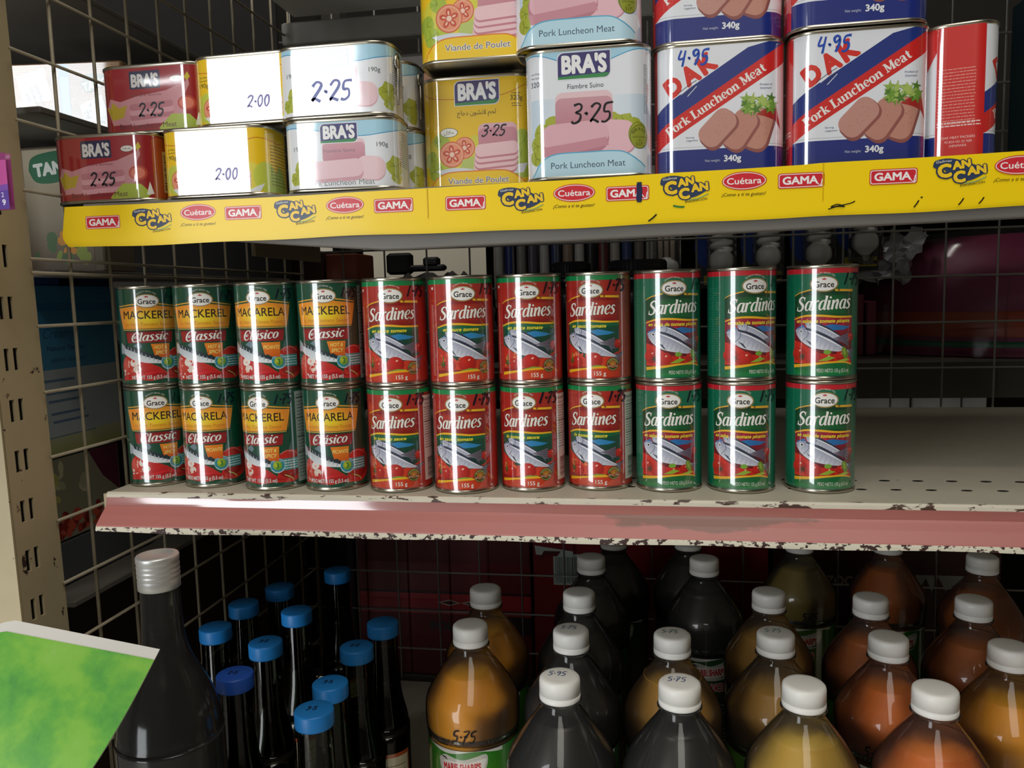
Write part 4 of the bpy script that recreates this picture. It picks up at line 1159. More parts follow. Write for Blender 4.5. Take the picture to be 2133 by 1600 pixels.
for n, u, z in [('G', -442.0, 230.5), ('N', -397.1, 231.7), ('Q', -356.5, 234.6), ('G', -317.5, 232.9), ('N', -273.0, 232.9), ('Q', -231.8, 234.8), ('G', -192.4, 233.1), ('G', -135.3, 232.4), ('N', -92.2, 234.0), ('Q', -52.3, 235.7), ('G', -13.0, 233.9), ('N', 28.7, 236.4), ('Q', 70.3, 238.5), ('G', 109.4, 237.2), ('G', 171.2, 236.8), ('N', 214.8, 239.2), ('Q', 251.9, 240.2)]:
    S = Art(); {'G': logo_gama, 'N': logo_cancan, 'Q': logo_cuetara}[n](S, 0, 0)
    k = {'G': .90, 'N': .92, 'Q': .94}[n]
    if n == 'Q': z -= 1.2
    for tr_, c, inc in S.L: A.L.append(([tuple((u+p[0]*k, z+p[1]*k) for p in t) for t in tr_], (lambda uu, zz, c=c: c(0, 0)), inc))
# joints of the strip and pen marks
A.rect(-165.5, -164.8, 222, ytop(-165), '#d9b40e'); A.rect(124, 124.6, 222, ytop(124), '#dcb70f')
A.stroke([(-4.5, 240.5, 3.6), (-4.2, 235, 4.2), (-4.6, 229, 4.0), (-4.6, 227, 1.5)], 0, '#242a4a')
A.stroke([(-4.3, 241.5), (-4.4, 227)], 3.4, '#242a4a', smooth=False)
A.stroke([(20, 223.4), (24, 222.4), (28, 222.2)], 1.3, '#2f7a34'); A.stroke([(2, 212.8), (5, 214.8), (8, 217.5)], 1.1, '#1e1e14')
A.stroke([(128, 215.5), (134, 217.3), (139, 217), (134, 219), (130, 217), (142, 219.2), (146, 221)], .8, '#1e1a12')
for u in (185, 214, 227): A.stroke([(u, 214.5), (u+1.6, 217), (u+3, 219.5)], .9, '#1e1a12')
A.ell(190, 221.6, .9, .5, '#1e1a12', n=8)
st = A.mesh('shelf_strip', StripMap(), 0.003)
strip = link('shelf_strip', st, MAT['ink_strip'])
tag(strip, 'long yellow printed strip along the front edge of the upper shelf', 'label strip')
# ---------------------------------------------------------------- round food tins on the middle shelf
M_tin = principled('tinplate', '#b9b3a4', 0.28, 1.0, vary=(30, 0.1))
R_CAN, H_CAN = 0.027, 0.089
prof = [(.0240, .0012), (.0255, .0004), (.0264, 0), (.0269, .0006), (.0270, .0016), (.0268, .0026), (.0264, .0032),
        (.0263, .0860), (.0268, .0866), (.0270, .0874), (.0270, .0882), (.0266, .0890), (.0260, .0888), (.0257, .0870)]
ME_body = MB().lathe(prof, 64, True, False).mesh('can_body')
lid = [(.0257, .0868), (.0252, .0862), (.0225, .0862), (.0215, .0867), (.0200, .0867), (.0190, .0862), (.0110, .0862), (.0100, .0866), (.0085, .0866), (.0075, .0862)]
ME_lid = MB().lathe(lid, 48, False, True).mesh('can_lid')
ME_body.materials.append(M_tin); ME_lid.materials.append(M_tin)
CW = cyl_wrap(26.75, 4)
LAB = {}
def label_mesh(kind):
    if kind not in LAB:
        k, var, pr, panel, seed = kind
        if k == 'S': A = art_sardines({'f': 'en sauce tomate', 'e': 'in tomato sauce'}[var], pr, panel, seed)
        elif k == 'G': A = art_sardinas(pr, seed)
        else: A = art_mackerel(var == 's', pr, panel, seed)
        LAB[kind] = A.mesh('can_label', CW, 0.002); LAB[kind].materials.append(MAT['ink'])
    return LAB[kind]
XLo = [-0.4431, -0.3867, -0.325, -0.269, -0.2097, -0.1519, -0.0962, -0.0396, 0.0175, 0.0757, 0.1378]
XUp = [-0.4431, -0.3873, -0.3254, -0.269, -0.2101, -0.1524, -0.0964, -0.0395, 0.0167, 0.0755, 0.1377]
YLo = [.0443, .0426, .0358, .037, .0349, .0339, .0443, .0521, .0493, .0482, .0515]
YUp = YLo
angU = [29, 21.5, 10, 12.5, 10.5, 17, 4.5, -10, 11, 16.5, -8]
angL = [31.5, 8, -3.5, 9.5, 1.5, -1, -6.5, -10.5, -2, -8, -4.5]
kindU = [('M', 'e', '1.75', False, 1), ('M', 'e', '1.75', False, 2), ('M', 's', '1.75', False, 3), ('M', 'e', '1.75', True, 4),
         ('S', 'f', '1.75', False, 5), ('S', 'f', '1.75', False, 6), ('S', 'f', '1.75', False, 7), ('S', 'f', '1.75', False, 8),
         ('G', '', '1.75', False, 9), ('G', '', '1.75', False, 10), ('G', '', '1.75', False, 11)]
kindL = [('M', 'e', '1.75', False, 1), ('M', 's', '1.75', False, 3), ('M', 'e', '1.75', True, 4), ('M', 's', '1.75', False, 3),
         ('S', 'e', '1.75', True, 12), ('S', 'f', '1.75', False, 13), ('S', 'e', '1.75', True, 14), ('S', 'e', '1.75', True, 12),
         ('G', '', '1.75', False, 9), ('G', '', '1.75', False, 10), ('G', '', '1.75', False, 11)]
def can_labels(row):
    o = {'upper': 'top', 'lower': 'bottom'}[row]
    M = ['far left green mackerel tin with orange banner, %s row at the shelf end' % o,
         'second green mackerel tin from the left end of the %s row' % o,
         'third green mackerel tin from the left end of the %s row' % o,
         'green mackerel tin beside the red sardine tins, %s row' % o]
    S = ['leftmost red sardine tin, beside the green mackerel tins, %s row' % o,
         'second red sardine tin from the left in the %s row' % o,
         'third red sardine tin from the left in the %s row' % o,
         'rightmost red sardine tin, beside the green sardine tins, %s row' % o]
    Gn = ['leftmost green sardine tin, beside the red sardine tins, %s row' % o,
          'middle of the three green sardine tins in the %s row' % o,
          'rightmost green sardine tin of the %s row, beside the empty shelf' % o]
    return M+S+Gn
def can(x, y, z, ang, kind, label, group):
    t = thing('food_tin', label, 'can', (x, y, z), math.radians(ang), group)
    link('body', ME_body, None, t); link('lid', ME_lid, None, t); link('label', label_mesh(kind), None, t)
    return t
for i in range(11):
    g = ('mackerel tins', 'red sardine tins', 'green sardine tins')[0 if i < 4 else 1 if i < 8 else 2]
    can(XLo[i], YLo[i], 0.0003, angL[i], kindL[i], can_labels('lower')[i], g)
    can(XUp[i], YUp[i], H_CAN+.0006, angU[i], kindU[i], can_labels('upper')[i], g)

# ---------------------------------------------------------------- luncheon meat tins on the upper shelf
W_T, D_T, RC = 95.5, 50.0, 17.0
def tin_rings(H, w, d, rc):
    def ring(off, z):
        return [(x*.001+nx*off, y*.001+ny*off, z) for x, y, nx, ny in tin_outline(w, d, rc)[1:-1]]
    h = H*.001
    return [ring(-.0030, .0042), ring(-.0018, .0038), ring(-.0012, .0006), ring(.0002, 0), ring(.0007, .0008), ring(.0007, .0018), ring(.0001, .0026), ring(-.0002, .0030),
            ring(-.0002, h-.0030), ring(.0001, h-.0026), ring(.0007, h-.0018), ring(.0007, h-.0006), ring(.0001, h), ring(-.0010, h-.0002), ring(-.0014, h-.0010), ring(-.0016, h-.0022)]
TIN = {}
def tin_mesh(H):
    if H not in TIN:
        me = MB().loft(tin_rings(H, W_T, D_T, RC)).mesh('tin_body'); me.materials.append(M_tin); TIN[H] = me
        lid = MB(); P = tin_outline(W_T, D_T, RC)[1:-1]
        def ring(s, z): return [(x*.001*s, y*.001*s, z) for x, y, _, _ in P]
        h = H*.001
        lid.loft([ring(.955, h-.0021), ring(.90, h-.0021), ring(.88, h-.0015), ring(.80, h-.0015), ring(.78, h-.0021), ring(.4, h-.0021)], True)
        me2 = lid.mesh('tin_lid'); me2.materials.append(M_tin); TIN[(H, 'lid')] = me2
    return TIN[H], TIN[(H, 'lid')]
TW = tin_wrap(W_T, D_T, RC)
def tin(name, art, H, x, yf, z, rz, label, group=None, back=False):
    """yf: where its front face stands"""
    t = thing(name, label, 'can', (x, yf+D_T*.0005, z), math.radians(rz), group)
    b, l = tin_mesh(H)
    link('body', b, None, t); link('lid', l, None, t)
    if art is not None:
        me = art if isinstance(art, bpy.types.Mesh) else art.mesh('tin_label', TW, 0.002)
        if not me.materials: me.materials.append(MAT['ink_tin'])
        link('label', me, None, t)
    return t
ZS = ZT+.0003
hs, hb = .0568, .0968
LM = 'luncheon_meat_tin'
tin(LM, small_tin('red', '2.25'), 56.5, -.4490, -.001, ZS, 0, 'small red beef luncheon meat tin at the left end, standing on the upper shelf', 'small red tins')
tin(LM, small_tin('red', '2.25'), 56.5, -.4085, .012, ZS+hs, 0, 'small red beef luncheon meat tin lying on top of the lower tins', 'small red tins')
tin(LM, small_tin('yellow', '2.00'), 56.5, -.3485, -.001, ZS, 1, 'small yellow luncheon meat tin on the upper shelf, beside the red tin', 'small yellow tins')
tin(LM, small_tin('yellow', '2.00'), 56.5, -.3185, .004, ZS+hs, -1, 'small yellow tin on top of its stack, price 2.00 in purple', 'small yellow tins')
me_w = small_tin('white', None).mesh('tin_label', TW, 0.002)
tin(LM, me_w, 56.5, -.2405, -.001, ZS, 2, 'small white pork luncheon meat tin at the bottom of the white stack', 'small white tins')
tu = tin(LM, small_tin('upper', '2.25'), 56.5, -.2430, -.001, ZS+hs, 0, 'small white tin with a metal key on its end, price 2.25 in blue', 'small white tins')
tr1 = tin(LM, me_w, 56.5, -.2360, .0565, ZS, -2, 'small white tin standing behind the front white stack, on the shelf', 'small white tins')
tr2 = tin(LM, me_w, 56.5, -.2400, .0565, ZS+hs, -2, 'small white tin behind the front white stack, upper one', 'small white tins')
# opening keys on the right ends
M_key = principled('key_wire', '#a9a69c', 0.3, 1.0)
def key(t):
    mb = MB(); x = W_T*.0005+.0012
    mb.path([(x-.001, -.006, .048), (x+.0005, -.0065, .044), (x+.001, -.008, .030), (x+.0008, -.0095, .010)], [.0016, .0013, .0012, .0011], 8)
    mb.path([(x-.0005, -.0025, .0475), (x-.0002, -.006, .0495), (x-.0002, -.0095, .0465), (x, -.010, .041), (x+.0004, -.0065, .0385), (x-.0002, -.003, .041), (x-.0005, -.0025, .0475)], .0016, 8)
    mb.box(x-.0006, x+.0006, -.0095, -.0028, .0385, .0485, .0003)
    mb.build('opening_key', M_key, t)
key(tu); key(tr2)
me_y = art_bras_poulet('3.25').mesh('tin_label', TW, 0.002)
tin(LM, me_y, 96.5, -.1395, .055, ZS, 0, 'tall yellow chicken luncheon meat tin standing on the shelf, pushed back', 'tall yellow tins')
tin(LM, me_y, 96.5, -.1290, .016, ZS+hb, 0, 'tall yellow tin stacked on top, cut off by the top of the photo', 'tall yellow tins')
me_b = art_bras_pork('3.25').mesh('tin_label', TW, 0.002)
tin(LM, me_b, 96.5, -.0425, .000, ZS, 0, 'tall white and pale blue pork luncheon meat tin on the shelf, price 3.25', 'tall pale blue tins')
tin(LM, me_b, 96.5, -.0492, -.002, ZS+hb, 0, 'tall white and pale blue tin stacked on top of the one priced 3.25', 'tall pale blue tins')
me_d = art_dak('4.95').mesh('tin_label', TW, 0.002)
tin(LM, me_d, 96.5, .0556, .012, ZS, 0, 'red, white and blue striped tin on the shelf beside the pale blue tin', 'striped pork tins')
tin(LM, me_d, 96.5, .0545, .016, ZS+hb, 0, 'red, white and blue striped tin on top, beside the stacked pale blue tin', 'striped pork tins')
tin(LM, me_d, 96.5, .1535, .004, ZS, 0, 'red, white and blue striped tin on the shelf, second from the right end', 'striped pork tins')
tin(LM, me_d, 96.5, .1515, .002, ZS+hb, 0, 'red, white and blue striped tin on top, right-hand one of the two', 'striped pork tins')
t = tin(LM, me_d, 96.5, .2330, .010, ZS, 75, 'striped tin turned with its red end panel of small print to the front', 'striped pork tins')
t.location.y = .010+W_T*.0005
# ---------------------------------------------------------------- juice bottles on the bottom deck
ZD = -0.42
M_cap = principled('white_cap', '#eceae4', 0.38, 0.0, 0.4, vary=(30, 0.03), sss=0.0)
M_pet = film('clear_bottle_wall', '#f3f1ec', 0.04, 1.5, 0.022)
JUICE = {'orange': principled('orange_juice', '#f4ae20', 0.4, vary=(20, 0.06)),
         'deep': principled('deep_orange_juice', '#e8822c', 0.4, vary=(20, 0.06)),
         'brown': principled('brown_orange_juice', '#b8641e', 0.4, vary=(20, 0.06)),
         'gold': principled('golden_juice', '#dcb84e', 0.4, vary=(20, 0.06)),
         'amber': principled('amber_juice', '#bc903c', 0.4, vary=(20, 0.06)),
         'olive': principled('olive_juice', '#8a7834', 0.4, vary=(20, 0.06)),
         'dark': principled('dark_purple_juice', '#262423', 0.35, vary=(20, 0.06))}
RB = .0452
b_prof = [(.0005, .0030), (.0300, .0005), (.0400, .0), (.0442, .004), (.0449, .012), (.0436, .022), (.0436, .168), (.0440, .172), (.0449, .178),
          (.0452, .185), (.0452, .193), (.0446, .200), (.0424, .2070), (.0376, .2155), (.0318, .2245), (.0258, .2330), (.0204, .2400), (.0172, .2448),
          (.0160, .2470), (.0156, .2500), (.0156, .2515), (.0176, .2518), (.0176, .2530), (.0152, .2535), (.0150, .260), (.0150, .265)]
bp = [(r, max(0, z)) for r, z in cr(b_prof, 3)]
ME_bottle = MB().lathe(bp, 72, True, True).mesh('bottle_wall'); ME_bottle.materials.append(M_pet)
def juice_mesh(level):
    P = [(max(.0004, r-.0012), z+(.001 if z < .004 else 0)) for r, z in bp if z < level]
    r1 = P[-1][0]
    P += [(r1-.0005, level), (.0005, level)]
    return MB().lathe(P, 56, True, False).mesh('juice')
ME_juice = {}
def jm(kind, lev):
    if (kind, lev) not in ME_juice:
        m = juice_mesh(lev); m.materials.append(JUICE[kind]); ME_juice[(kind, lev)] = m
    return ME_juice[(kind, lev)]
c_prof = [(.0140, .2536), (.0166, .2536), (.0168, .2540), (.0168, .2578), (.0160, .2581), (.0160, .2587), (.0167, .2590), (.0167, .2680), (.0163, .2704), (.0150, .2717), (.0120, .2721), (.0005, .2722)]
ME_cap = MB().lathe(c_prof, 72, False, True)
ME_cap = ME_cap.mesh('cap'); ME_cap.materials.append(M_cap)
def art_juice(kind):
    A = Art(); g = {'o': ('#2f7d22', '#7aa22a'), 'd': ('#27502c', '#5a2a30'), 'g': ('#3f6a26', '#8a8a2a')}[kind]
    A.rect(-139, 139, 24, 168.5, vg(24, g[1], 168, g[0]), 1, 8)
    P = [(u, 166.5+1.8*math.sin(u/9)) for u in range(-40, 41, 2)]
    A.poly([(-40, 168.5)]+P+[(40, 168.5)], '#d8d6cc')
    A.poly([p for p in cr([(-24, 158), (-16, 163), (0, 160), (14, 163.5), (23, 165), (24.5, 158), (20, 147), (8, 143), (-10, 143.5), (-21, 146), (-24, 158)], 5)], '#c9c6ba')
    A.poly([p for p in cr([(-20, 156), (-10, 158), (4, 157), (22, 161), (22, 156), (18, 148.5), (6, 147), (-8, 145.6), (-19, 147.5), (-20, 156)], 5)], '#e9e4da')
    A.stroke([(-21, 160.5, .6), (-17, 160, 1.6), (-14, 158.5, .4)], 0, '#2a2226'); A.stroke([(12, 146.4, .5), (17, 147.6, 1.8), (22, 149.5, .5)], 0, '#2a2226')
    A.text("MARIE SHARP'S", 0, 149, 7.4, '#c8323a', w=37, bold=.05, rot=.05, outline=('#f3d9d2', .05))
    A.text('JUS LUC!', -2, 131, 8, '#d24a52', w=33, bold=.06, outline=('#f1e4dc', .08))
    A.lines(-18, 18, 40, 116, 16, '#d8d8b8', .9, 5)
    return A
JW = cyl_wrap(43.75, 5)
JL = {}
def jl(k):
    if k not in JL:
        JL[k] = art_juice(k).mesh('bottle_label', JW, 0.002); JL[k].materials.append(MAT['ink'])
    return JL[k]
def cap_mark(body, col, seed):
    random.seed(seed)
    A = Art(); A.price(body, -9.5, -1.0, 7.5, col, .95, .1, 1.0)
    me = A.mesh('price_marking', Level(), 0.004); me.materials.append(MAT['ink_marker']); return me
SW = cyl_wrap(45.3, 5)
def side_mark(body, u, z, h):
    random.seed(5)
    A = Art(); A.price(body, u, z, h, '#15120c', 1.4, .15, 1.05)
    me = A.mesh('price_marking', SW, 0.004); me.materials.append(MAT['ink_marker']); return me
def bottle(x, y, juice, level, ang, label, lab='o', mark=None, side=None, dz=0):
    t = thing('juice_bottle', label, 'bottle', (x, y, ZD+.0004), math.radians(ang), 'juice bottles on the bottom deck')
    b = link('bottle_wall', ME_bottle, None, t)
    link('juice', jm(juice, level), None, t)
    c = link('cap', ME_cap, None, t)
    if mark: link('price_marking', cap_mark(*mark), None, c, (0, 0, .27235), (0, 0, math.radians(-ang)))
    link('bottle_label', jl(lab), None, t)
    if side: link('price_marking', side_mark(*side), None, b)
    return t
D = 'juice bottle of dark purple juice, '
bottle(-.0723, .0000, 'dark', .238, -8, 'front row bottle of dark juice, left one, cap marked in blue', 'd', ('5.95', '#4a5a86', 1))
bottle(-.0716, .0935, 'dark', .236, 12, 'bottle of dark juice in the second row, left column, cap marked 5.75', 'd', ('5.75', '#56608a', 2))
bottle(-.0720, .1900, 'dark', .234, 5, 'bottle of dark juice with plain cap in the third row of the left column', 'd')
bottle(-.0672, .3060, 'dark', .233, -12, 'bottle of dark juice in the fourth row, beside the red cartons', 'd')
bottle(-.0445, .4010, 'dark', .236, 3, 'hindmost bottle of dark juice, half hidden under the pink rail, left one', 'd')
bottle(-.1679, .0960, 'orange', .229, -3, 'orange juice bottle with green label priced 5.75, first in the leftmost column', 'o', None, ('5.75', -8, 178, 11))
bottle(-.1723, .1920, 'orange', .228, 8, 'orange juice bottle standing behind the one priced 5.75', 'o')
bottle(.0236, .0005, 'dark', .237, 4, 'front row bottle of dark juice, right one, cap marked 5.75', 'd', ('5.75', '#4a5a86', 3))
bottle(.0207, .0935, 'amber', .233, -6, 'amber juice bottle with green price on its cap, behind the dark front bottle', 'g', ('5.75', '#3f7a6a', 4))
bottle(.0640, .3110, 'dark', .235, 5, 'bottle of dark juice with plain cap, alone between the amber bottles', 'd')
bottle(.0502, .4050, 'dark', .236, 20, 'hindmost bottle of dark juice, half hidden under the pink rail, right one', 'd')
bottle(.1199, .0085, 'gold', .232, -10, 'golden juice bottle in the front row', 'g')
bottle(.1130, .1050, 'amber', .226, 8, 'amber juice bottle with green price on its cap, behind the golden bottle', 'g', ('5.75', '#6a9a8a', 6))
bottle(.1219, .2090, 'amber', .229, 12, 'amber juice bottle in the third row with a plain cap', 'g')
bottle(.1872, .4060, 'olive', .234, -5, 'hindmost olive juice bottle priced 5.75 on its shoulder', 'g', None, ('5.75', 0, 180, 9))
bottle(.2174, .0120, 'deep', .229, 6, 'orange brown juice bottle in the front row, right of the golden one', 'o')
bottle(.2095, .1065, 'deep', .231, -8, 'orange brown juice bottle in the second row, priced on its shoulder', 'o', None, ('5.75', -24, 179, 9))
bottle(.2195, .2030, 'brown', .232, 4, 'brown juice bottle in the third row, under the right end of the rail', 'o')
bottle(.2927, .4100, 'brown', .234, 4, 'hindmost brown juice bottle, its cap half hidden under the rail', 'o')
bottle(.3050, .0980, 'orange', .229, -10, 'orange juice bottle at the right edge of the photo', 'o')
bottle(.3163, .2060, 'brown', .231, 6, 'brown juice bottle behind the orange one at the right edge', 'o')
bottle(.3767, .3450, 'brown', .231, 6, 'brown juice bottle farthest back at the right edge of the photo', 'o')

# ---------------------------------------------------------------- sauce bottles with blue caps
M_blue = principled('blue_cap', '#1f78c0', 0.4, 0.0, 0.4, vary=(30, 0.05))
M_blue2 = principled('deep_blue_cap', '#2350a8', 0.4, 0.0, 0.4, vary=(30, 0.05))
M_glassg = film('sauce_bottle_glass', '#a8aca0', 0.03, 1.5)
M_glassgreen = film('green_bottle_glass', '#4f8a5a', 0.03, 1.5)
M_sauce = principled('dark_sauce', '#1a1512', 0.3, vary=(20, 0.05))
M_sauce_g = principled('green_sauce', '#0c2414', 0.3, vary=(20, 0.05))
def sb_prof(H):
    """outline of a slim sauce bottle, H = height of its mouth"""
    return [(.0005, .002), (.019, .0), (.0225, .003), (.0232, .010), (.0232, H-.112), (.0228, H-.100), (.0210, H-.088), (.0180, H-.076), (.0158, H-.062), (.0150, H-.045), (.0144, H-.020), (.0140, H-.004), (.0140, H)]
SB = {}
def sauce(x, y, zc, label, green=False, deep=False, tilt=0, lab=None):
    H = round(zc-ZD-.004, 4)
    t = thing('sauce_bottle', label, 'bottle', (x, y, ZD+.0016), 0, 'sauce bottles with blue caps')
    P = cr(sb_prof(H), 3)
    w = MB().lathe(P, 48, True, True).mesh('bottle_wall')
    link('bottle_wall', w, M_glassgreen if green else M_glassg, t)
    Q = [(max(.0004, r-.0014), z+.001) for r, z in P if z < H-.050]; Q += [(.0005, Q[-1][1]+.0003)]
    link('sauce', MB().lathe(Q, 40, True, False).mesh('sauce'), M_sauce_g if green else M_sauce, t)
    cp = [(.0143, H-.006), (.0156, H-.006), (.0158, H-.005), (.0158, H+.0055), (.0155, H+.0066), (.0145, H+.0072), (.0005, H+.0073)]
    c = link('cap', MB().lathe(cp, 48, False, True).mesh('cap'), M_blue2 if deep else M_blue, t)
    if lab:
        random.seed(len(label)); A = Art()
        A.price(lab, -6, -2, 5.5, '#1a2438', 1.0, .1, 1.1)
        link('price_marking', A.mesh('price_marking', Level(), .004), MAT['ink_marker'], c, (0, 0, H+.0076), (0, 0, .2))
    W = cyl_wrap(23.4, 8); A = Art(); A.rect(-32, 32, 20, (H*1000)-122, '#b8552c'); A.rect(-30, 30, 24, H*1000-126, '#d9cfae'); A.lines(-26, 26, 30, H*1000-132, 14, '#5a3a2a', .8, 4)
    link('bottle_label', A.mesh('bottle_label', W, .01), MAT['ink'], t)
    return t
sauce(-.3575, -.0010, -.165, 'blue capped sauce bottle in front, nearest to the big dark bottle', deep=True, lab='2.5')
sauce(-.2667, -.0430, -.170, 'frontmost blue capped sauce bottle of the right-hand pair', lab='3.5')
sauce(-.2790, .0200, -.1795, 'green glass sauce bottle with a blue cap, behind the frontmost one', True, lab='3.5')
sauce(-.3610, .0640, -.165, 'blue capped sauce bottle in the middle, its cap marked with two dark smudges', lab='3.2')
sauce(-.4290, .0930, -.165, 'blue capped sauce bottle farthest left, behind the big dark bottle')
sauce(-.2760, .0790, -.172, 'blue capped sauce bottle behind the green glass one', lab='2.2')
sauce(-.2660, .1280, -.168, 'blue capped sauce bottle nearest to the orange juice bottles')
sauce(-.3647, .1420, -.165, 'blue capped sauce bottle in the middle of the third row')
sauce(-.4317, .1560, -.165, 'dim blue capped sauce bottle at the back left')
sauce(-.4150, .2080, -.165, 'dimmest blue capped sauce bottle, hardly seen at the back')
sauce(-.3691, .2675, -.165, 'blue capped sauce bottle hindmost of all, in front of the red cartons')

# ---------------------------------------------------------------- big dark bottle with silver cap
M_silver = principled('aluminium_cap', '#dcdcda', 0.42, 0.75, vary=(60, 0.1))
M_bigglass = film('dark_green_glass', '#7c8478', 0.12, 1.5, cloud=0.025)
zc = -.042
H = zc-ZD+.010
t = thing('wine_bottle', 'big dark glass bottle with a silver screw cap behind the green paper', 'bottle', (-.3665, -.085, ZD+.0040))
P = cr([(.0005, .001), (.030, .0), (.0385, .003), (.0400, .012), (.0400, H-.160), (.0394, H-.140), (.0360, H-.118), (.0290, H-.098), (.0205, H-.082), (.0163, H-.066), (.0150, H-.050), (.0142, H-.020), (.0142, H)], 4); P = [(r, max(0, z)) for r, z in P]
link('bottle_wall', MB().lathe(P, 64, True, True).mesh('bottle_wall'), M_bigglass, t)
Q = [(max(.0004, r-.002), z+.001) for r, z in P if z < H-.052]; Q += [(.0005, Q[-1][1]+.0002)]
link('drink', MB().lathe(Q, 48, True, False).mesh('drink'), M_sauce, t)
cp = [(.0146, H-.024), (.0153, H-.0235), (.0153, H-.0165)]
for k in range(3): cp += [(.0149, H-.0155+k*.0036), (.0154, H-.0145+k*.0036), (.0154, H-.0128+k*.0036)]
cp += [(.0149, H-.004), (.0155, H-.003), (.0155, H+.0008), (.0150, H+.0018), (.0115, H+.0022), (.0108, H+.0014), (.0005, H+.0014)]
link('screw_cap', MB().lathe(cp, 56, False, True).mesh('screw_cap'), M_silver, t)

# ---------------------------------------------------------------- green paper at the left edge
class Paper(Flat):
    """sheet hanging out from the upright and curling forward at the bottom"""
    def cut(s, t): return [list(t)]
A = Art()
TL, TR = Vector((-.388, -.203, -.030)), Vector((-.299, -.189, -.051))
BL, BR = Vector((-.450, -.262, -.150)), Vector((-.352, -.262, -.150))
LT = Vector((-.470, -.215, -.055))
def paper_pt(s, t):
    """s across (0 left..1 right), t down (0..1)"""
    top = LT.lerp(TL, min(1, s/.45)) if s < .45 else TL.lerp(TR, (s-.45)/.55)
    bot = (BL+Vector((-.08, 0, 0))).lerp(BR, s)
    p = top.lerp(bot, t)
    bulge = math.sin(t*PI)
    p += Vector((.012*bulge*s, -.012*bulge, .0))
    return p
nu, nt_ = 26, 26
th = .0012
def sheet(s0, s1, t0, t1, off):
    mb = MB(); vs = []
    for i in range(nu+1):
        for j in range(nt_+1):
            p = paper_pt(s0+(s1-s0)*i/nu, t0+(t1-t0)*j/nt_); vs.append(p+Vector((0.1, -1, .25)).normalized()*off)
    fs = [(i*(nt_+1)+j, i*(nt_+1)+j+1, (i+1)*(nt_+1)+j+1, (i+1)*(nt_+1)+j) for i in range(nu) for j in range(nt_)]
    mb.add(vs, fs, True); return mb
def paper_mat():
    m = principled('green_paper', '#6ab03a', 0.5, 0.0, 0.4)
    nt = m.node_tree; b = nt.nodes['Principled BSDF']; tc = nt.nodes.new('ShaderNodeTexCoord')
    n = nt.nodes.new('ShaderNodeTexNoise'); n.inputs['Scale'].default_value = 24; n.inputs['Detail'].default_value = 7; n.inputs['Roughness'].default_value = .62
    nt.links.new(tc.outputs['Object'], n.inputs['Vector'])
    r = nt.nodes.new('ShaderNodeValToRGB'); e = r.color_ramp.elements
    e[0].position = .30; e[0].color = (*lin('#3f8f3c'), 1); e[1].position = .72; e[1].color = (*lin('#9ac46a'), 1)
    for pos, c in ((.42, '#5fa83a'), (.52, '#7cb83c'), (.62, '#84bb48')):
        q = e.new(pos); q.color = (*lin(c), 1)
    nt.links.new(n.outputs['Fac'], r.inputs['Fac']); nt.links.new(r.outputs['Color'], b.inputs['Base Color'])
    return m
M_white = principled('white_paper', '#d6d2ca', 0.6, vary=(20, 0.04))
t = thing('paper_sheet', 'green painted paper sheet with a white edge sticking out at the lower left', 'paper', tuple(TL))
pb = sheet(0, 1, 0, 1, 0.0).build('backing', M_white, t, -TL)
sm = pb.modifiers.new('thickness', 'SOLIDIFY'); sm.thickness = .0008; sm.offset = -1
es = pb.modifiers.new('crisp_edge', 'EDGE_SPLIT'); es.split_angle = .6
pg = sheet(.36, 1, .045, 1, 0.0003).build('green_face', paper_mat(), t, -TL)
wr = MB().path([LT+Vector((.012, .0015, -.004)), LT+Vector((-.02, .01, .0)), Vector((-.545, -.11, -.052)), Vector((-.556, -.0675, -.052))], .0011, 8)
wr.build('holder_wire', M_wire, t, -TL)
# ---------------------------------------------------------------- goods of the bay on the left, seen through the side mesh
M_board = principled('bay_board', '#6f6a62', 0.6, vary=(8, 0.1))
def carton(name, label, x0, x1, y0, y1, z0, z1, color, rz=0, cat='box', art=None, face='front', group=None, rough=.6, mat=None, ink='ink_paper'):
    """carton with chamfered edges; art printed on its front (-Y) or right (+X) face"""
    cx, cy = (x0+x1)/2, (y0+y1)/2
    t = thing(name, label, cat, (cx, cy, z0), rz, group)
    w, d, h = (x1-x0)/2, (y1-y0)/2, z1-z0
    mb = MB().box(-w, w, -d, d, 0, h, .0015)
    link('carton_body', mb.mesh('carton_body'), mat or principled(name+'_board', color, rough, vary=(15, .08)), t)
    fl = MB().box(-w+.004, w-.004, -d+.004, -.0008, h, h+.0006).box(-w+.004, w-.004, .0008, d-.004, h, h+.0006)
    link('top_flap', fl.mesh('top_flap'), mat or principled(name+'_flap', color, rough), t)
    if art is not None:
        o = link('printed_face', art.mesh('printed_face', Flat(), .003), MAT[ink], t)
        if face == 'front': o.location = (0, -d-.0003, h/2)
        else: o.location = (w+.0003, 0, h/2); o.rotation_euler = (0, 0, PI/2)
    return t
bay = thing('neighbouring_bay', 'dark shelving bay seen through the wire mesh on the left', 'shelf', (-.85, .3, -1.1))
for nm, z, y0 in (('bay_board', .3385, .03), ('bay_board', .457, .06), ('bay_board', .196, .03), ('bay_board', -.11, .02)):
    link(nm, MB().box(-.40, .325, y0-.3, .22, z+1.1-.006, z+1.1, .001).mesh(nm), M_board, bay)
link('bay_back', MB().box(-.40, .325, .222, .228, 0, 1.9).mesh('bay_back'), principled('bay_back', '#1f1a16', .8), bay)
link('bay_upright', MB().box(-.40, -.36, .18, .22, 0, 1.9).mesh('bay_upright'), M_board, bay)
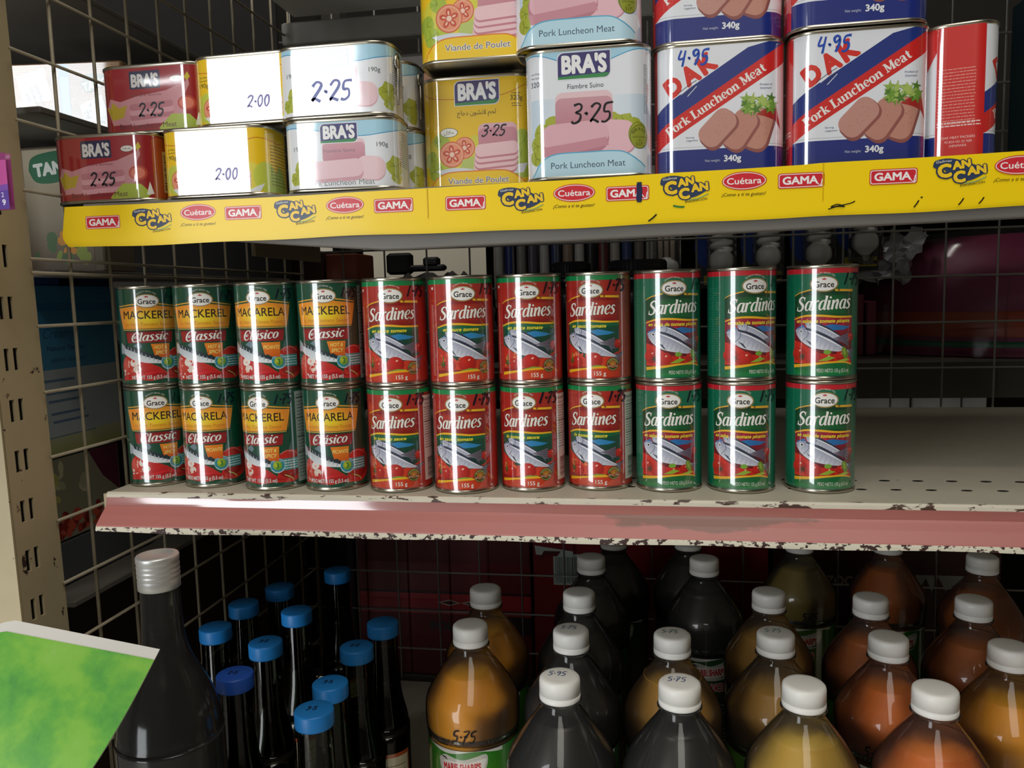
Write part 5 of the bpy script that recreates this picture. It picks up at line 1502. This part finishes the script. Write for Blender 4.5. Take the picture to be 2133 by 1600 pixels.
# wooden-print juice carton
A = Art()
A.rect(-64, 64, -33, 33, '#b98a60')
for k in range(6):
    z = -33+k*11; A.rect(-64, 64, z, z+10.4, ('#c39468', '#b58358', '#cda377')[k % 3]); A.lines(-63, 63, z+1, z+9.6, 4, '#96683f', .5, k)
A.rect(-64, 64, -33, -8, lambda u, z: mixc('#cdbfae', '#a88768', (z+33)/25), 4, 4)
A.rect(0, 11, -33, 33, '#4aa3c8'); A.rect(2, 10, -33, 20, '#9ad2e4')
A.poly([(-44, 22), (-14, 30), (-8, -2), (-38, -6)], '#e6e6e2')
for k, (s, w) in enumerate((('CON PULPA', 22), ('DE FRUTA', 20), ('100%', 9))): A.text(s, -22-k*6, 2-k, 3.4, '#3a4a44', w=w, rot=-1.25)
A.poly([(-52, -6), (-34, -6), (-30, -14), (-32, -33), (-50, -33), (-54, -16)], '#e9d9b0'); A.poly([(-49, -12), (-36, -12), (-37, -33), (-48, -33)], '#e0b84a'); A.ell(-44, -6, 9, 3, '#efe9dc')
speckle(A, -28, 0, -33, -14, 40, ['#8aa0a2', '#c8cfc0', '#b8a88a'], .6, 2, 3)
A.poly([p for p in cr([(22, 12), (30, 22), (44, 22), (48, 18), (40, 8), (28, 4), (22, 12)], 4)], '#1f7a4a'); A.text('TANG', 38, 8, 8, '#eef2ea', w=26, bold=.05, rot=.2)
A.rect(49, 56, 12, 30, '#d8a52c'); A.text('FRUTA', 53.5, 14, 3, '#4a3010', w=13, rot=1.3)
A.poly([(20, -8), (44, 2), (52, -33), (26, -33)], '#f0f0ea'); speckle(A, 22, 50, -32, -6, 14, ['#4a9a7a', '#c8e0d0', '#3a7a5a'], 1, 3, 4)
carton('juice_carton', 'carton printed with wooden planks and a juice glass behind the mesh', -.655, -.523, .135, .195, .3388, .408, '#9a7450', .125, 'box', A, ink='ink')
# drink powder pouch
A = Art(); A.rect(-36, 36, -60, 60, vg(-60, '#5a4a38', 60, '#b9ac90'), 1, 6)
A.poly([p for p in cr([(-30, 40), (-26, 52), (-8, 57), (20, 58), (28, 50), (22, 34), (0, 27), (-22, 28), (-30, 40)], 5)], '#14643c')
A.text('TANG', -1, 36, 12, '#dfe3da', w=46, bold=.06, rot=.1); speckle(A, -34, 34, -58, -20, 16, ['#8a9a3a', '#d08a2a', '#4a6a3a'], 3, 8, 2)
carton('drink_carton', 'drink powder carton with a green oval and white letters, behind the mesh', -.628, -.535, .115, .165, .1964, .322, '#6d6250', 0, 'box', A)
carton('snack_box', 'dark purple packet box standing left of the green oval carton', -.700, -.640, .095, .16, .1964, .3000, '#3a2634', 0, 'box')
carton('snack_box', 'dark brown box beside the plank-printed carton behind the mesh', -.548, -.531, .225, .285, .3388, .39, '#3d2b20', 0, 'box')
carton('storage_box', 'brown box half hidden at the far left behind the upright', -.720, -.650, .02, .10, .1964, .285, '#57402e', 0, 'box')
# blue carton and those below it, printed on the side turned to the mesh
A = Art(); A.rect(-58, 58, -82, 82, '#b9c3c8'); A.rect(-58, 58, 2, 82, vg(2, '#4f8fb4', 82, '#2f7fb0'), 1, 5); A.rect(-58, 58, 58, 66, '#2a74a8')
A.text('Creamy', -22, 32, 10, '#2b5a84', w=44, shear=.3); A.text('Natural Flavour', -14, 20, 5, '#26486c', w=52, bold=.01); A.text('added vitamins', -12, 9, 4.5, '#26486c', w=48)
for k, z in enumerate((-10, -22, -30, -42, -50)): A.rect(-48+k*2, -6+k*4, z, z+2.6, '#6d86a4')
A.rect(-58, 58, -82, -62, vg(-82, '#a8a860', -62, '#c2c6a0')); A.rect(-50, 20, -64, -62.6, '#7f93ae')
carton('blue_carton', 'pale blue and white carton with blue print, behind the mesh on the left', -.632, -.562, .036, .160, .0208, .180, '#6d93ac', 0, 'box', A, 'right')
A = Art(); A.rect(-55, 55, -40, 40, '#8d8b74'); speckle(A, -54, 20, -8, 38, 10, ['#b8b46a', '#a9a888', '#c2bd98'], 4, 9, 4)
A.poly([(10, 40), (55, 40), (55, -10), (30, 10)], '#5a2038'); speckle(A, -54, 50, -40, -12, 46, ['#a83a2c', '#8a2a20', '#c2543c', '#6d1c16'], 3, 7, 5)
carton('berry_carton', 'carton printed with red berries under the blue one, behind the mesh', -.636, -.562, .034, .150, -.0640, .0165, '#6d6a58', 0, 'box', A, 'right')
carton('maroon_carton', 'maroon carton standing deeper behind the mesh beside the blue one', -.640, -.560, .170, .260, -.0640, .120, '#2d1624', 0, 'box')
carton('blue_box', 'dark blue lidded box lying on top of the pale blue carton', -.630, -.564, .040, .085, .1812, .1945, '#22509a', 0, 'box')
carton('navy_box', 'navy box on the pale blue carton, set deeper behind the mesh', -.630, -.562, .112, .158, .1812, .1950, '#1c2a5c', 0, 'box')
carton('grey_crate', 'grey plastic crate low on the left behind the mesh', -.650, -.562, .02, .20, -.1095, -.0660, '#55585c', 0, 'crate')
carton('brown_carton', 'brown cardboard carton behind the mesh beside the big dark bottle', -.650, -.560, .03, .49, -.2995, -.1180, '#3a2a1c', 0, 'box')
carton('brown_carton', 'brown cardboard carton lowest of all behind the side mesh', -.650, -.560, .03, .49, -.5000, -.3012, '#332417', 0, 'box')
link('bay_plinth', MB().box(-.40, .325, -.28, .22, 0, .5995).mesh('bay_plinth'), M_dark, bay)
# hanging sweet packet on the outside of the upright, at the photo's left edge
A = Art(); A.rect(-30, 11, -29, 27, '#c04a96'); A.rect(-30, 11, -29, -8, '#5a3a9a'); A.poly([(-30, -8), (11, -4), (11, -10), (-30, -14)], '#7a48a8')
A.text('2', 4, -17, 5, '#e6dff0'); A.text('9', 5, -25, 6, '#efe9f4', bold=.03); A.rect(-30, 11, 20, 27, '#8a2a6a')
t = thing('sweet_packet', 'pink and purple packet hanging at the left edge of the photo', 'packet', (-.4552, -.1005, .2525)); t.scale = (.7, .7, .7)
pk = MB()
rings = []
for k in range(9):
    z = -.029+.056*k/8; b = .006*math.sin(PI*k/8)+.0006
    rings.append([(-.030, 0, z), (-.010, -b, z), (.011, -.0003, z), (.011, .0003, z), (-.010, b*2+.001, z), (-.030, .001, z)])
pk.loft(rings, True, True); pk.build('packet_body', principled('packet_film', '#b04a90', .35), t)
link('printed_face', A.mesh('printed_face', Flat(), .003), MAT['ink_paper'], t, (0, -.0068, 0))
hk = MB().path([(-.012, .002, .024), (-.012, .004, .034), (-.030, .020, .036), (-.0640, .0480, .036)], .0015, 8)
hk.build('hook', M_wire, t)
# unseen arm with packets, added beyond the left edge to shade the shelves
arm = thing('shade_arm', 'unseen wire arm with packets, added to shade the left end of the shelves', 'light blocker', (-.63, -.07, .585))
MB().path([(0, .089, 0), (0, -.235, 0), (0, -.245, .008)], .003, 8).build('arm_wire', M_wire, arm)
MB().path([(0, .089, 0), (0, .089, -.04), (0, -.07, 0)], .0025, 8).build('brace', M_wire, arm)
MB().box(-.012, .012, -.2345, -.2335, -.49, -.0035, .0).build('strip', principled('shade_arm_strip', '#c8c4bc', .5), arm)
for k, z in enumerate((.500, .378, .256, .134)):
    q = thing('shade_packet', 'unseen red packet added on the wire arm to shade the shelves, %s of the four' % ('topmost', 'second', 'third', 'lowest')[k], 'packet', (-.630, -.3065, z), 0, 'added shade packets on the wire arm')
    pk = MB(); rings = []
    for j in range(9):
        zz = -.058+.116*j/8; b = .016*math.sin(PI*j/8)+.0006
        rings.append([(-.075, 0, zz), (.0, -b, zz), (.070, -.0003, zz), (.070, .0003, zz), (.0, .0006, zz), (-.075, .001, zz)])
    pk.loft(rings, True, True); pk.build('packet_body', principled('shade_packet_foil', '#a0302c', .35), q)

# ---------------------------------------------------------------- next aisle, seen through the back mesh
rear = thing('rear_shelving', 'dark shelving behind the back mesh with boxes, bulbs and a basin', 'shelf', (.1, .75, -1.1))
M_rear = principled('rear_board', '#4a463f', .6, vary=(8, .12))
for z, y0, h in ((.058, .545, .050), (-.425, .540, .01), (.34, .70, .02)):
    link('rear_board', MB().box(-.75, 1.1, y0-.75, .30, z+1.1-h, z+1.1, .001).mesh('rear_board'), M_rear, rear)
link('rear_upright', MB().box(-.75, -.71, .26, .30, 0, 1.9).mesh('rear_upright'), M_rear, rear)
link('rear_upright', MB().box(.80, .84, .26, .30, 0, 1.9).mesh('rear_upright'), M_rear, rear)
M_rp = principled('dark_backdrop', '#241f1b', .8)  # dark sheets added in place of shade, with a gap for the pale wall
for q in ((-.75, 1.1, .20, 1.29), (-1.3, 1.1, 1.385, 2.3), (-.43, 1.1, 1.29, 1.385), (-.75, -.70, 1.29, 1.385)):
    link('dark_backdrop', MB().box(q[0], q[1], .302, .308, q[2], q[3]).mesh('dark_backdrop'), M_rp, rear)
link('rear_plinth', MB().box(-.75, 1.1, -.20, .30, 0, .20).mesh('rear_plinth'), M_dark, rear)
# red cartons behind the bottles
A = Art(); A.rect(-138, 138, -72, 72, '#6a1218'); A.rect(-138, 138, -2, 22, '#a8242a'); A.rect(-138, 138, 22, 26, '#3a0c10'); A.rect(-138, 138, -10, -6, '#b8443c')
for u in (10, 48): A.poly([(u-20, 8), (u, 13), (u+18, 8), (u, 3)], '#c9b4a4'); A.poly([(u-14, 8), (u, 11), (u+13, 8), (u, 5)], '#4a1a1a')
A.text('FOL', -2, -36, 13, '#3a3436', w=38, bold=.06); A.rect(40, 138, -40, -12, '#2c1416'); A.lines(-120, 120, -70, -44, 3, '#561016', 1.6, 3)
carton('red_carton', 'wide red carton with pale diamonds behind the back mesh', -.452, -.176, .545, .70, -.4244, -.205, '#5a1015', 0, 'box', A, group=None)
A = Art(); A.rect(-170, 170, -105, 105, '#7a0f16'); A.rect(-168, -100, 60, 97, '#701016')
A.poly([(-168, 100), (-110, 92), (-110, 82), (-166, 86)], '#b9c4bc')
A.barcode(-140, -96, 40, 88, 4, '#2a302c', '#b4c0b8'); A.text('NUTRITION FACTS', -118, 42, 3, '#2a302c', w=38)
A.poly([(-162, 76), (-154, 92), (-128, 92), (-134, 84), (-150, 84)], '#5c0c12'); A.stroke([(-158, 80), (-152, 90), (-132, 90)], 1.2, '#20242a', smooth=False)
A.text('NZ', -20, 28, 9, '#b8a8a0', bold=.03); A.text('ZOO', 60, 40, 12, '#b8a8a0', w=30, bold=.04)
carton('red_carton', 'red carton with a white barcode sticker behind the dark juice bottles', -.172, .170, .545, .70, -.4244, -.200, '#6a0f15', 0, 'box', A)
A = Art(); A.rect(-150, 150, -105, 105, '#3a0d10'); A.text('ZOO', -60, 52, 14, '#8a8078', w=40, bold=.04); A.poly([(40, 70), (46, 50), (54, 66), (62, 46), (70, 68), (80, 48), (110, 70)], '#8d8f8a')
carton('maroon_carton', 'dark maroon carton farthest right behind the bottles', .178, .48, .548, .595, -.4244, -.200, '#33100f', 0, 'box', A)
carton('maroon_carton', 'dark box added as shade low at the back left behind the blue capped bottles', -.640, -.456, .548, .70, -.4244, -.06, '#241012', 0, 'box')  # added to keep this corner dark by hiding the pale wall
# white boxes under the rear board
for k, (x0, x1) in enumerate(((.300, .372), (.376, .440), (.443, .474))):
    carton('white_box', ('white carton under the basin shelf, seen behind the empty shelf end, left one', 'white carton in the middle of the three under the basin shelf', 'narrow white carton on the right of the three under the basin shelf')[k], x0, x1, .60, .72, -.4244, -.4244+.4300, '#a9a7a2', 0, 'box', group='white cartons')
# big basin wrapped in film
t = thing('basin', 'big magenta plastic basin upside down in clear film behind the mesh', 'basin', (.572, .800, .0585))
pr_ = cr([(.232, 0), (.234, .004), (.226, .010), (.222, .030), (.219, .060), (.214, .090), (.203, .120), (.180, .150), (.148, .170), (.120, .176), (.0005, .178)], 4)
mg = principled('magenta_plastic', '#8a1450', .5, vary=(8, .08))
MB().lathe(pr_, 72, False, True).build('bowl', mg, t)
MB().lathe([(.2245, .012), (.2252, .014), (.2246, .022), (.2232, .022)], 72, False, False).build('green_band', principled('green_band', '#1c7a52', .3), t)
MB().lathe([(.2238, .028), (.2242, .030), (.2222, .062), (.2205, .064)], 72, False, False).build('orange_band', principled('orange_band', '#b8481a', .3), t)
wr = MB(); R = random.Random(3); n = 60
rings = []
for (r, z) in [(.240, .001), (.236, .03), (.232, .07), (.226, .11), (.214, .145), (.185, .178), (.14, .186), (.05, .19)]:
    rings.append([(r*(1+.010*math.sin(9*a+z*90)+R.uniform(-.006, .006))*math.cos(a), r*(1+.010*math.sin(9*a+z*90)+R.uniform(-.006, .006))*math.sin(a), z+R.uniform(-.001, .001)*(z > .01)) for a in [2*PI*k/n for k in range(n)]])
wr.loft(rings, False, True); wr.build('clear_film', film('clear_film', '#f6f4f6', .12, 1.35, .02), t)
# crumpled clear bag on the basin's left shoulder
t = thing('plastic_bag', 'crumpled clear plastic bag draped over the left shoulder of the basin', 'bag', (.572, .800, .0585))
mb = MB(); vs = []; na, nz = 26, 12
for i in range(na+1):
    for j in range(nz+1):
        a = math.radians(172+48*i/na); q = j/nz
        z = .110+.075*q+.006*math.sin(i*.9); r = (.232, .229, .226, .223, .218, .210, .200, .188)[min(7, int(q*7.99))]
        r += .012+R.uniform(0, .012)+.006*math.sin(i*1.3+j)
        if i in (0, na) or j == 0: r += .006
        vs.append((r*math.cos(a), r*math.sin(a), z+R.uniform(-.003, .003)))
mb.add(vs, [(i*(nz+1)+j, (i+1)*(nz+1)+j, (i+1)*(nz+1)+j+1, i*(nz+1)+j+1) for i in range(na) for j in range(nz)])
o = mb.build('bag_film', film('bag_film', '#e8eaee', .3, 1.4, .30), t)
sm = o.modifiers.new('thickness', 'SOLIDIFY'); sm.thickness = .0006
# small pink boxes beside the basin
for k, (x0, x1, z) in enumerate(((.302, .322, .150), (.326, .340, .140))):
    carton('pink_box', ('tall pink box left of the basin behind the mesh', 'small pink box right beside the basin behind the mesh')[k], x0, x1, .66, .70, .0588, z, '#7a2a44', 0, 'box')
# energy saving bulbs in blister packs
M_bulb = principled('bulb_white', '#f0ece4', .35, vary=(20, .04)); M_pin = principled('bulb_pin', '#9a958a', .35, .8)
M_card = principled('blue_card', '#123a8c', .5, vary=(10, .1)); M_blist = film('blister', '#f4f6f8', .1, 1.4, .03)
def bulb(x, y, z, label, card=True, beige=False):
    """z = height of the pin tips"""
    t = thing('light_bulb', label, 'light bulb', (x, y, z), 0, 'energy saving bulbs')
    pts = []
    for k in range(61):
        a = k/60*2*PI*3.2; pts.append((.0135*math.cos(a), .0135*math.sin(a), .046+.034*k/60))
    if beige:
        mb = MB()
        for dx in (-.009, .0, .009): mb.path([(dx, -.004, .040), (dx, -.004, .082), (dx, .004, .082), (dx, .004, .040)], .0038, 8)
        mb.build('tube', principled('bulb_beige', '#b8a692', .4), t)
    else: MB().path(pts, .0042, 8).build('spiral_tube', M_bulb, t)
    MB().lathe(cr([(.006, .010), (.011, .015), (.0175, .022), (.0185, .030), (.0165, .038), (.010, .044), (.008, .046)], 3), 28).build('bulb_base', M_bulb, t)
    MB().lathe([(.0055, 0), (.0062, .001), (.0062, .010), (.005, .011)], 16).build('screw_pin', M_pin, t)
    if card:
        A = Art(); A.ell(-16, 52, 22, 34, '#123a8c'); A.rect(-24, 22, -6, 8, '#b8a82a'); A.lines(-20, 18, -3, 6, 3, '#3a3a1a', .8, 3)
        link('card', MB().box(-.036, .024, .019, .0205, -.012, .16, .0005).mesh('card'), principled('bulb_card', '#2a2c30', .5), t)
        link('card_print', A.mesh('card_print', Flat(), .003), MAT['ink_paper'], t, (0, .0187, 0))
    MB().box(-.021, .021, -.021, .0185, -.004, .10, .006).build('blister', M_blist, t)
    return t
L5 = ('energy saving bulb pack at the left of the row, nearest the black lids', 'spiral bulb pack above the leftmost green sardine tins', 'spiral bulb pack above the middle green sardine tin', 'spiral bulb pack above the rightmost green sardine tin', 'spiral bulb pack farthest right, beside the plastic bag')
bulb(.031, .640, .168, L5[0], False, True); bulb(.112, .640, .177, L5[1], True); bulb(.180, .640, .181, L5[2]); bulb(.252, .640, .183, L5[3]); bulb(.318, .645, .198, L5[4])
# bar the bulbs and packs hang from
rod = thing('hanging_rail', 'grey rail behind the mesh that the bulb packs and tubes hang from', 'rail', (0, .70, .3))
MB().box(-.30, .42, -.003, .003, .062, .074, .001).build('rail', M_rear, rod)
hk = MB()
for x in (.031, .112, .180, .252, .318): hk.path([(x, .0, .064), (x, -.045, .064)], .0015, 6)
hk.build('hooks', M_rear, rod)
# row of hanging tubes and small bottles between the bulbs and the pale wall
R = random.Random(11)
cols = ['#c9c4bc', '#2a3a7a', '#8f8a84', '#5a5560', '#b8b4b0', '#33406a', '#a08a7a', '#d0ccc4', '#2c2a30', '#7a3a38', '#bfb8b0', '#4a5a8c', '#8a8078', '#c4beb6', '#3a3640', '#9a9690']
for k in range(16):
    x = -.245+k*.0195
    if abs(x-.031) < .02: continue
    t = thing('hanging_tube', ('%s tube hanging behind the mesh, %s' % (('pale', 'blue', 'grey', 'dark')[k % 4], 'number %d from the pale wall' % (k+1))), 'tube', (x, .728, .155), 0, 'tubes hanging behind the mesh')
    c = cols[k]
    MB().lathe(cr([(.0055, 0), (.0075, .002), (.0082, .02), (.0082, .085), (.006, .100), (.0035, .104)], 2), 16).build('tube_body', principled('tube_%d' % k, c, .35, vary=(40, .25)), t)
    MB().lathe([(.0042, .1005), (.0044, .102), (.0042, .118), (.003, .119)], 12).build('tube_cap', principled('tube_cap_%d' % k, cols[(k+3) % 16], .4), t)
    MB().box(-.0088, .0088, .0085, .0095, -.012, .225, .0003).build('tube_card', principled('tube_card_%d' % k, cols[(k+7) % 16], .6, vary=(30, .3)), t)
# grey cloth and dark goods left of the tubes
t = thing('grey_cushion', 'lumpy grey cloth bundle behind the left red sardine tins', 'cloth', (-.335, .640, .0585))
mb = MB(); rings = []
for k in range(12):
    a = k/11; r = 1
    rings.append([((.105+.006*R.uniform(-1, 1))*math.cos(2*PI*j/26)*(1-.55*a**3), .045*math.sin(2*PI*j/26)*(1-.5*a**3), .140*a+.006*math.sin(j*1.7)*(a > .5)) for j in range(26)])
mb.loft(rings, True, True); mb.build('cloth', principled('grey_cloth', '#4d4a48', .9, bump=(120, .3)), t)
carton('orange_box', 'dim orange and brown box behind the mesh over the mackerel tins', -.500, -.448, .60, .68, .0588, .235, '#7a3418', 0, 'box')
carton('brown_box', 'dark brown box behind the mesh at the far left of the back', -.590, -.504, .60, .68, .0588, .240, '#3d2416', 0, 'box')
t = thing('black_tool', 'black angled tool lying on the grey cloth bundle', 'tool', (-.355, .640, .2010))
MB().box(-.055, -.015, -.012, .012, .0, .034, .004).box(-.020, .040, -.010, .010, .004, .014, .003).box(.005, .030, -.010, .010, .012, .026, .003).build('handle', principled('black_plastic', '#18181a', .4), t)
# black jars standing behind the round tins
M_blk = principled('black_lid', '#17181a', .35, vary=(20, .1)); M_jar = principled('dark_jar', '#1d1a1a', .3)
for k, (x, y, r, zt) in enumerate(((-.074, .190, .019, .193), (-.008, .197, .028, .193))):
    t = thing('black_jar', ('black lidded jar behind the third red sardine tin', 'wider black lidded jar behind the rightmost red sardine tin')[k], 'jar', (x, y, .0003), 0, 'black lidded jars')
    MB().lathe(cr([(r*.9, 0), (r*1.02, .003), (r*1.05, .02), (r*1.05, zt-.035), (r*.95, zt-.022), (r*.93, zt-.016)], 3), 40).build('jar_body', M_jar, t)
    mb = MB().lathe([(r*1.35, zt-.0155), (r*1.36, zt-.0145), (r*1.02, zt-.0115), (r, zt-.010), (r, zt-.002), (r*.96, zt), (.0005, zt)], 48)
    for j in range(44):
        a = 2*PI*j/44; mb.tube((r*math.cos(a), r*math.sin(a), zt-.010), (r*math.cos(a), r*math.sin(a), zt-.002), .0007, 4)
    mb.build('lid', M_blk, t)
# things dimly seen on the upper shelf behind the luncheon meat tins
A = Art(); A.rect(-40, 40, -72, 72, '#3a2a24'); A.ell(4, 40, 26, 20, '#a8664c'); A.ell(-2, 46, 14, 10, '#c48a68'); A.rect(-40, 40, 62, 72, '#6a625c')
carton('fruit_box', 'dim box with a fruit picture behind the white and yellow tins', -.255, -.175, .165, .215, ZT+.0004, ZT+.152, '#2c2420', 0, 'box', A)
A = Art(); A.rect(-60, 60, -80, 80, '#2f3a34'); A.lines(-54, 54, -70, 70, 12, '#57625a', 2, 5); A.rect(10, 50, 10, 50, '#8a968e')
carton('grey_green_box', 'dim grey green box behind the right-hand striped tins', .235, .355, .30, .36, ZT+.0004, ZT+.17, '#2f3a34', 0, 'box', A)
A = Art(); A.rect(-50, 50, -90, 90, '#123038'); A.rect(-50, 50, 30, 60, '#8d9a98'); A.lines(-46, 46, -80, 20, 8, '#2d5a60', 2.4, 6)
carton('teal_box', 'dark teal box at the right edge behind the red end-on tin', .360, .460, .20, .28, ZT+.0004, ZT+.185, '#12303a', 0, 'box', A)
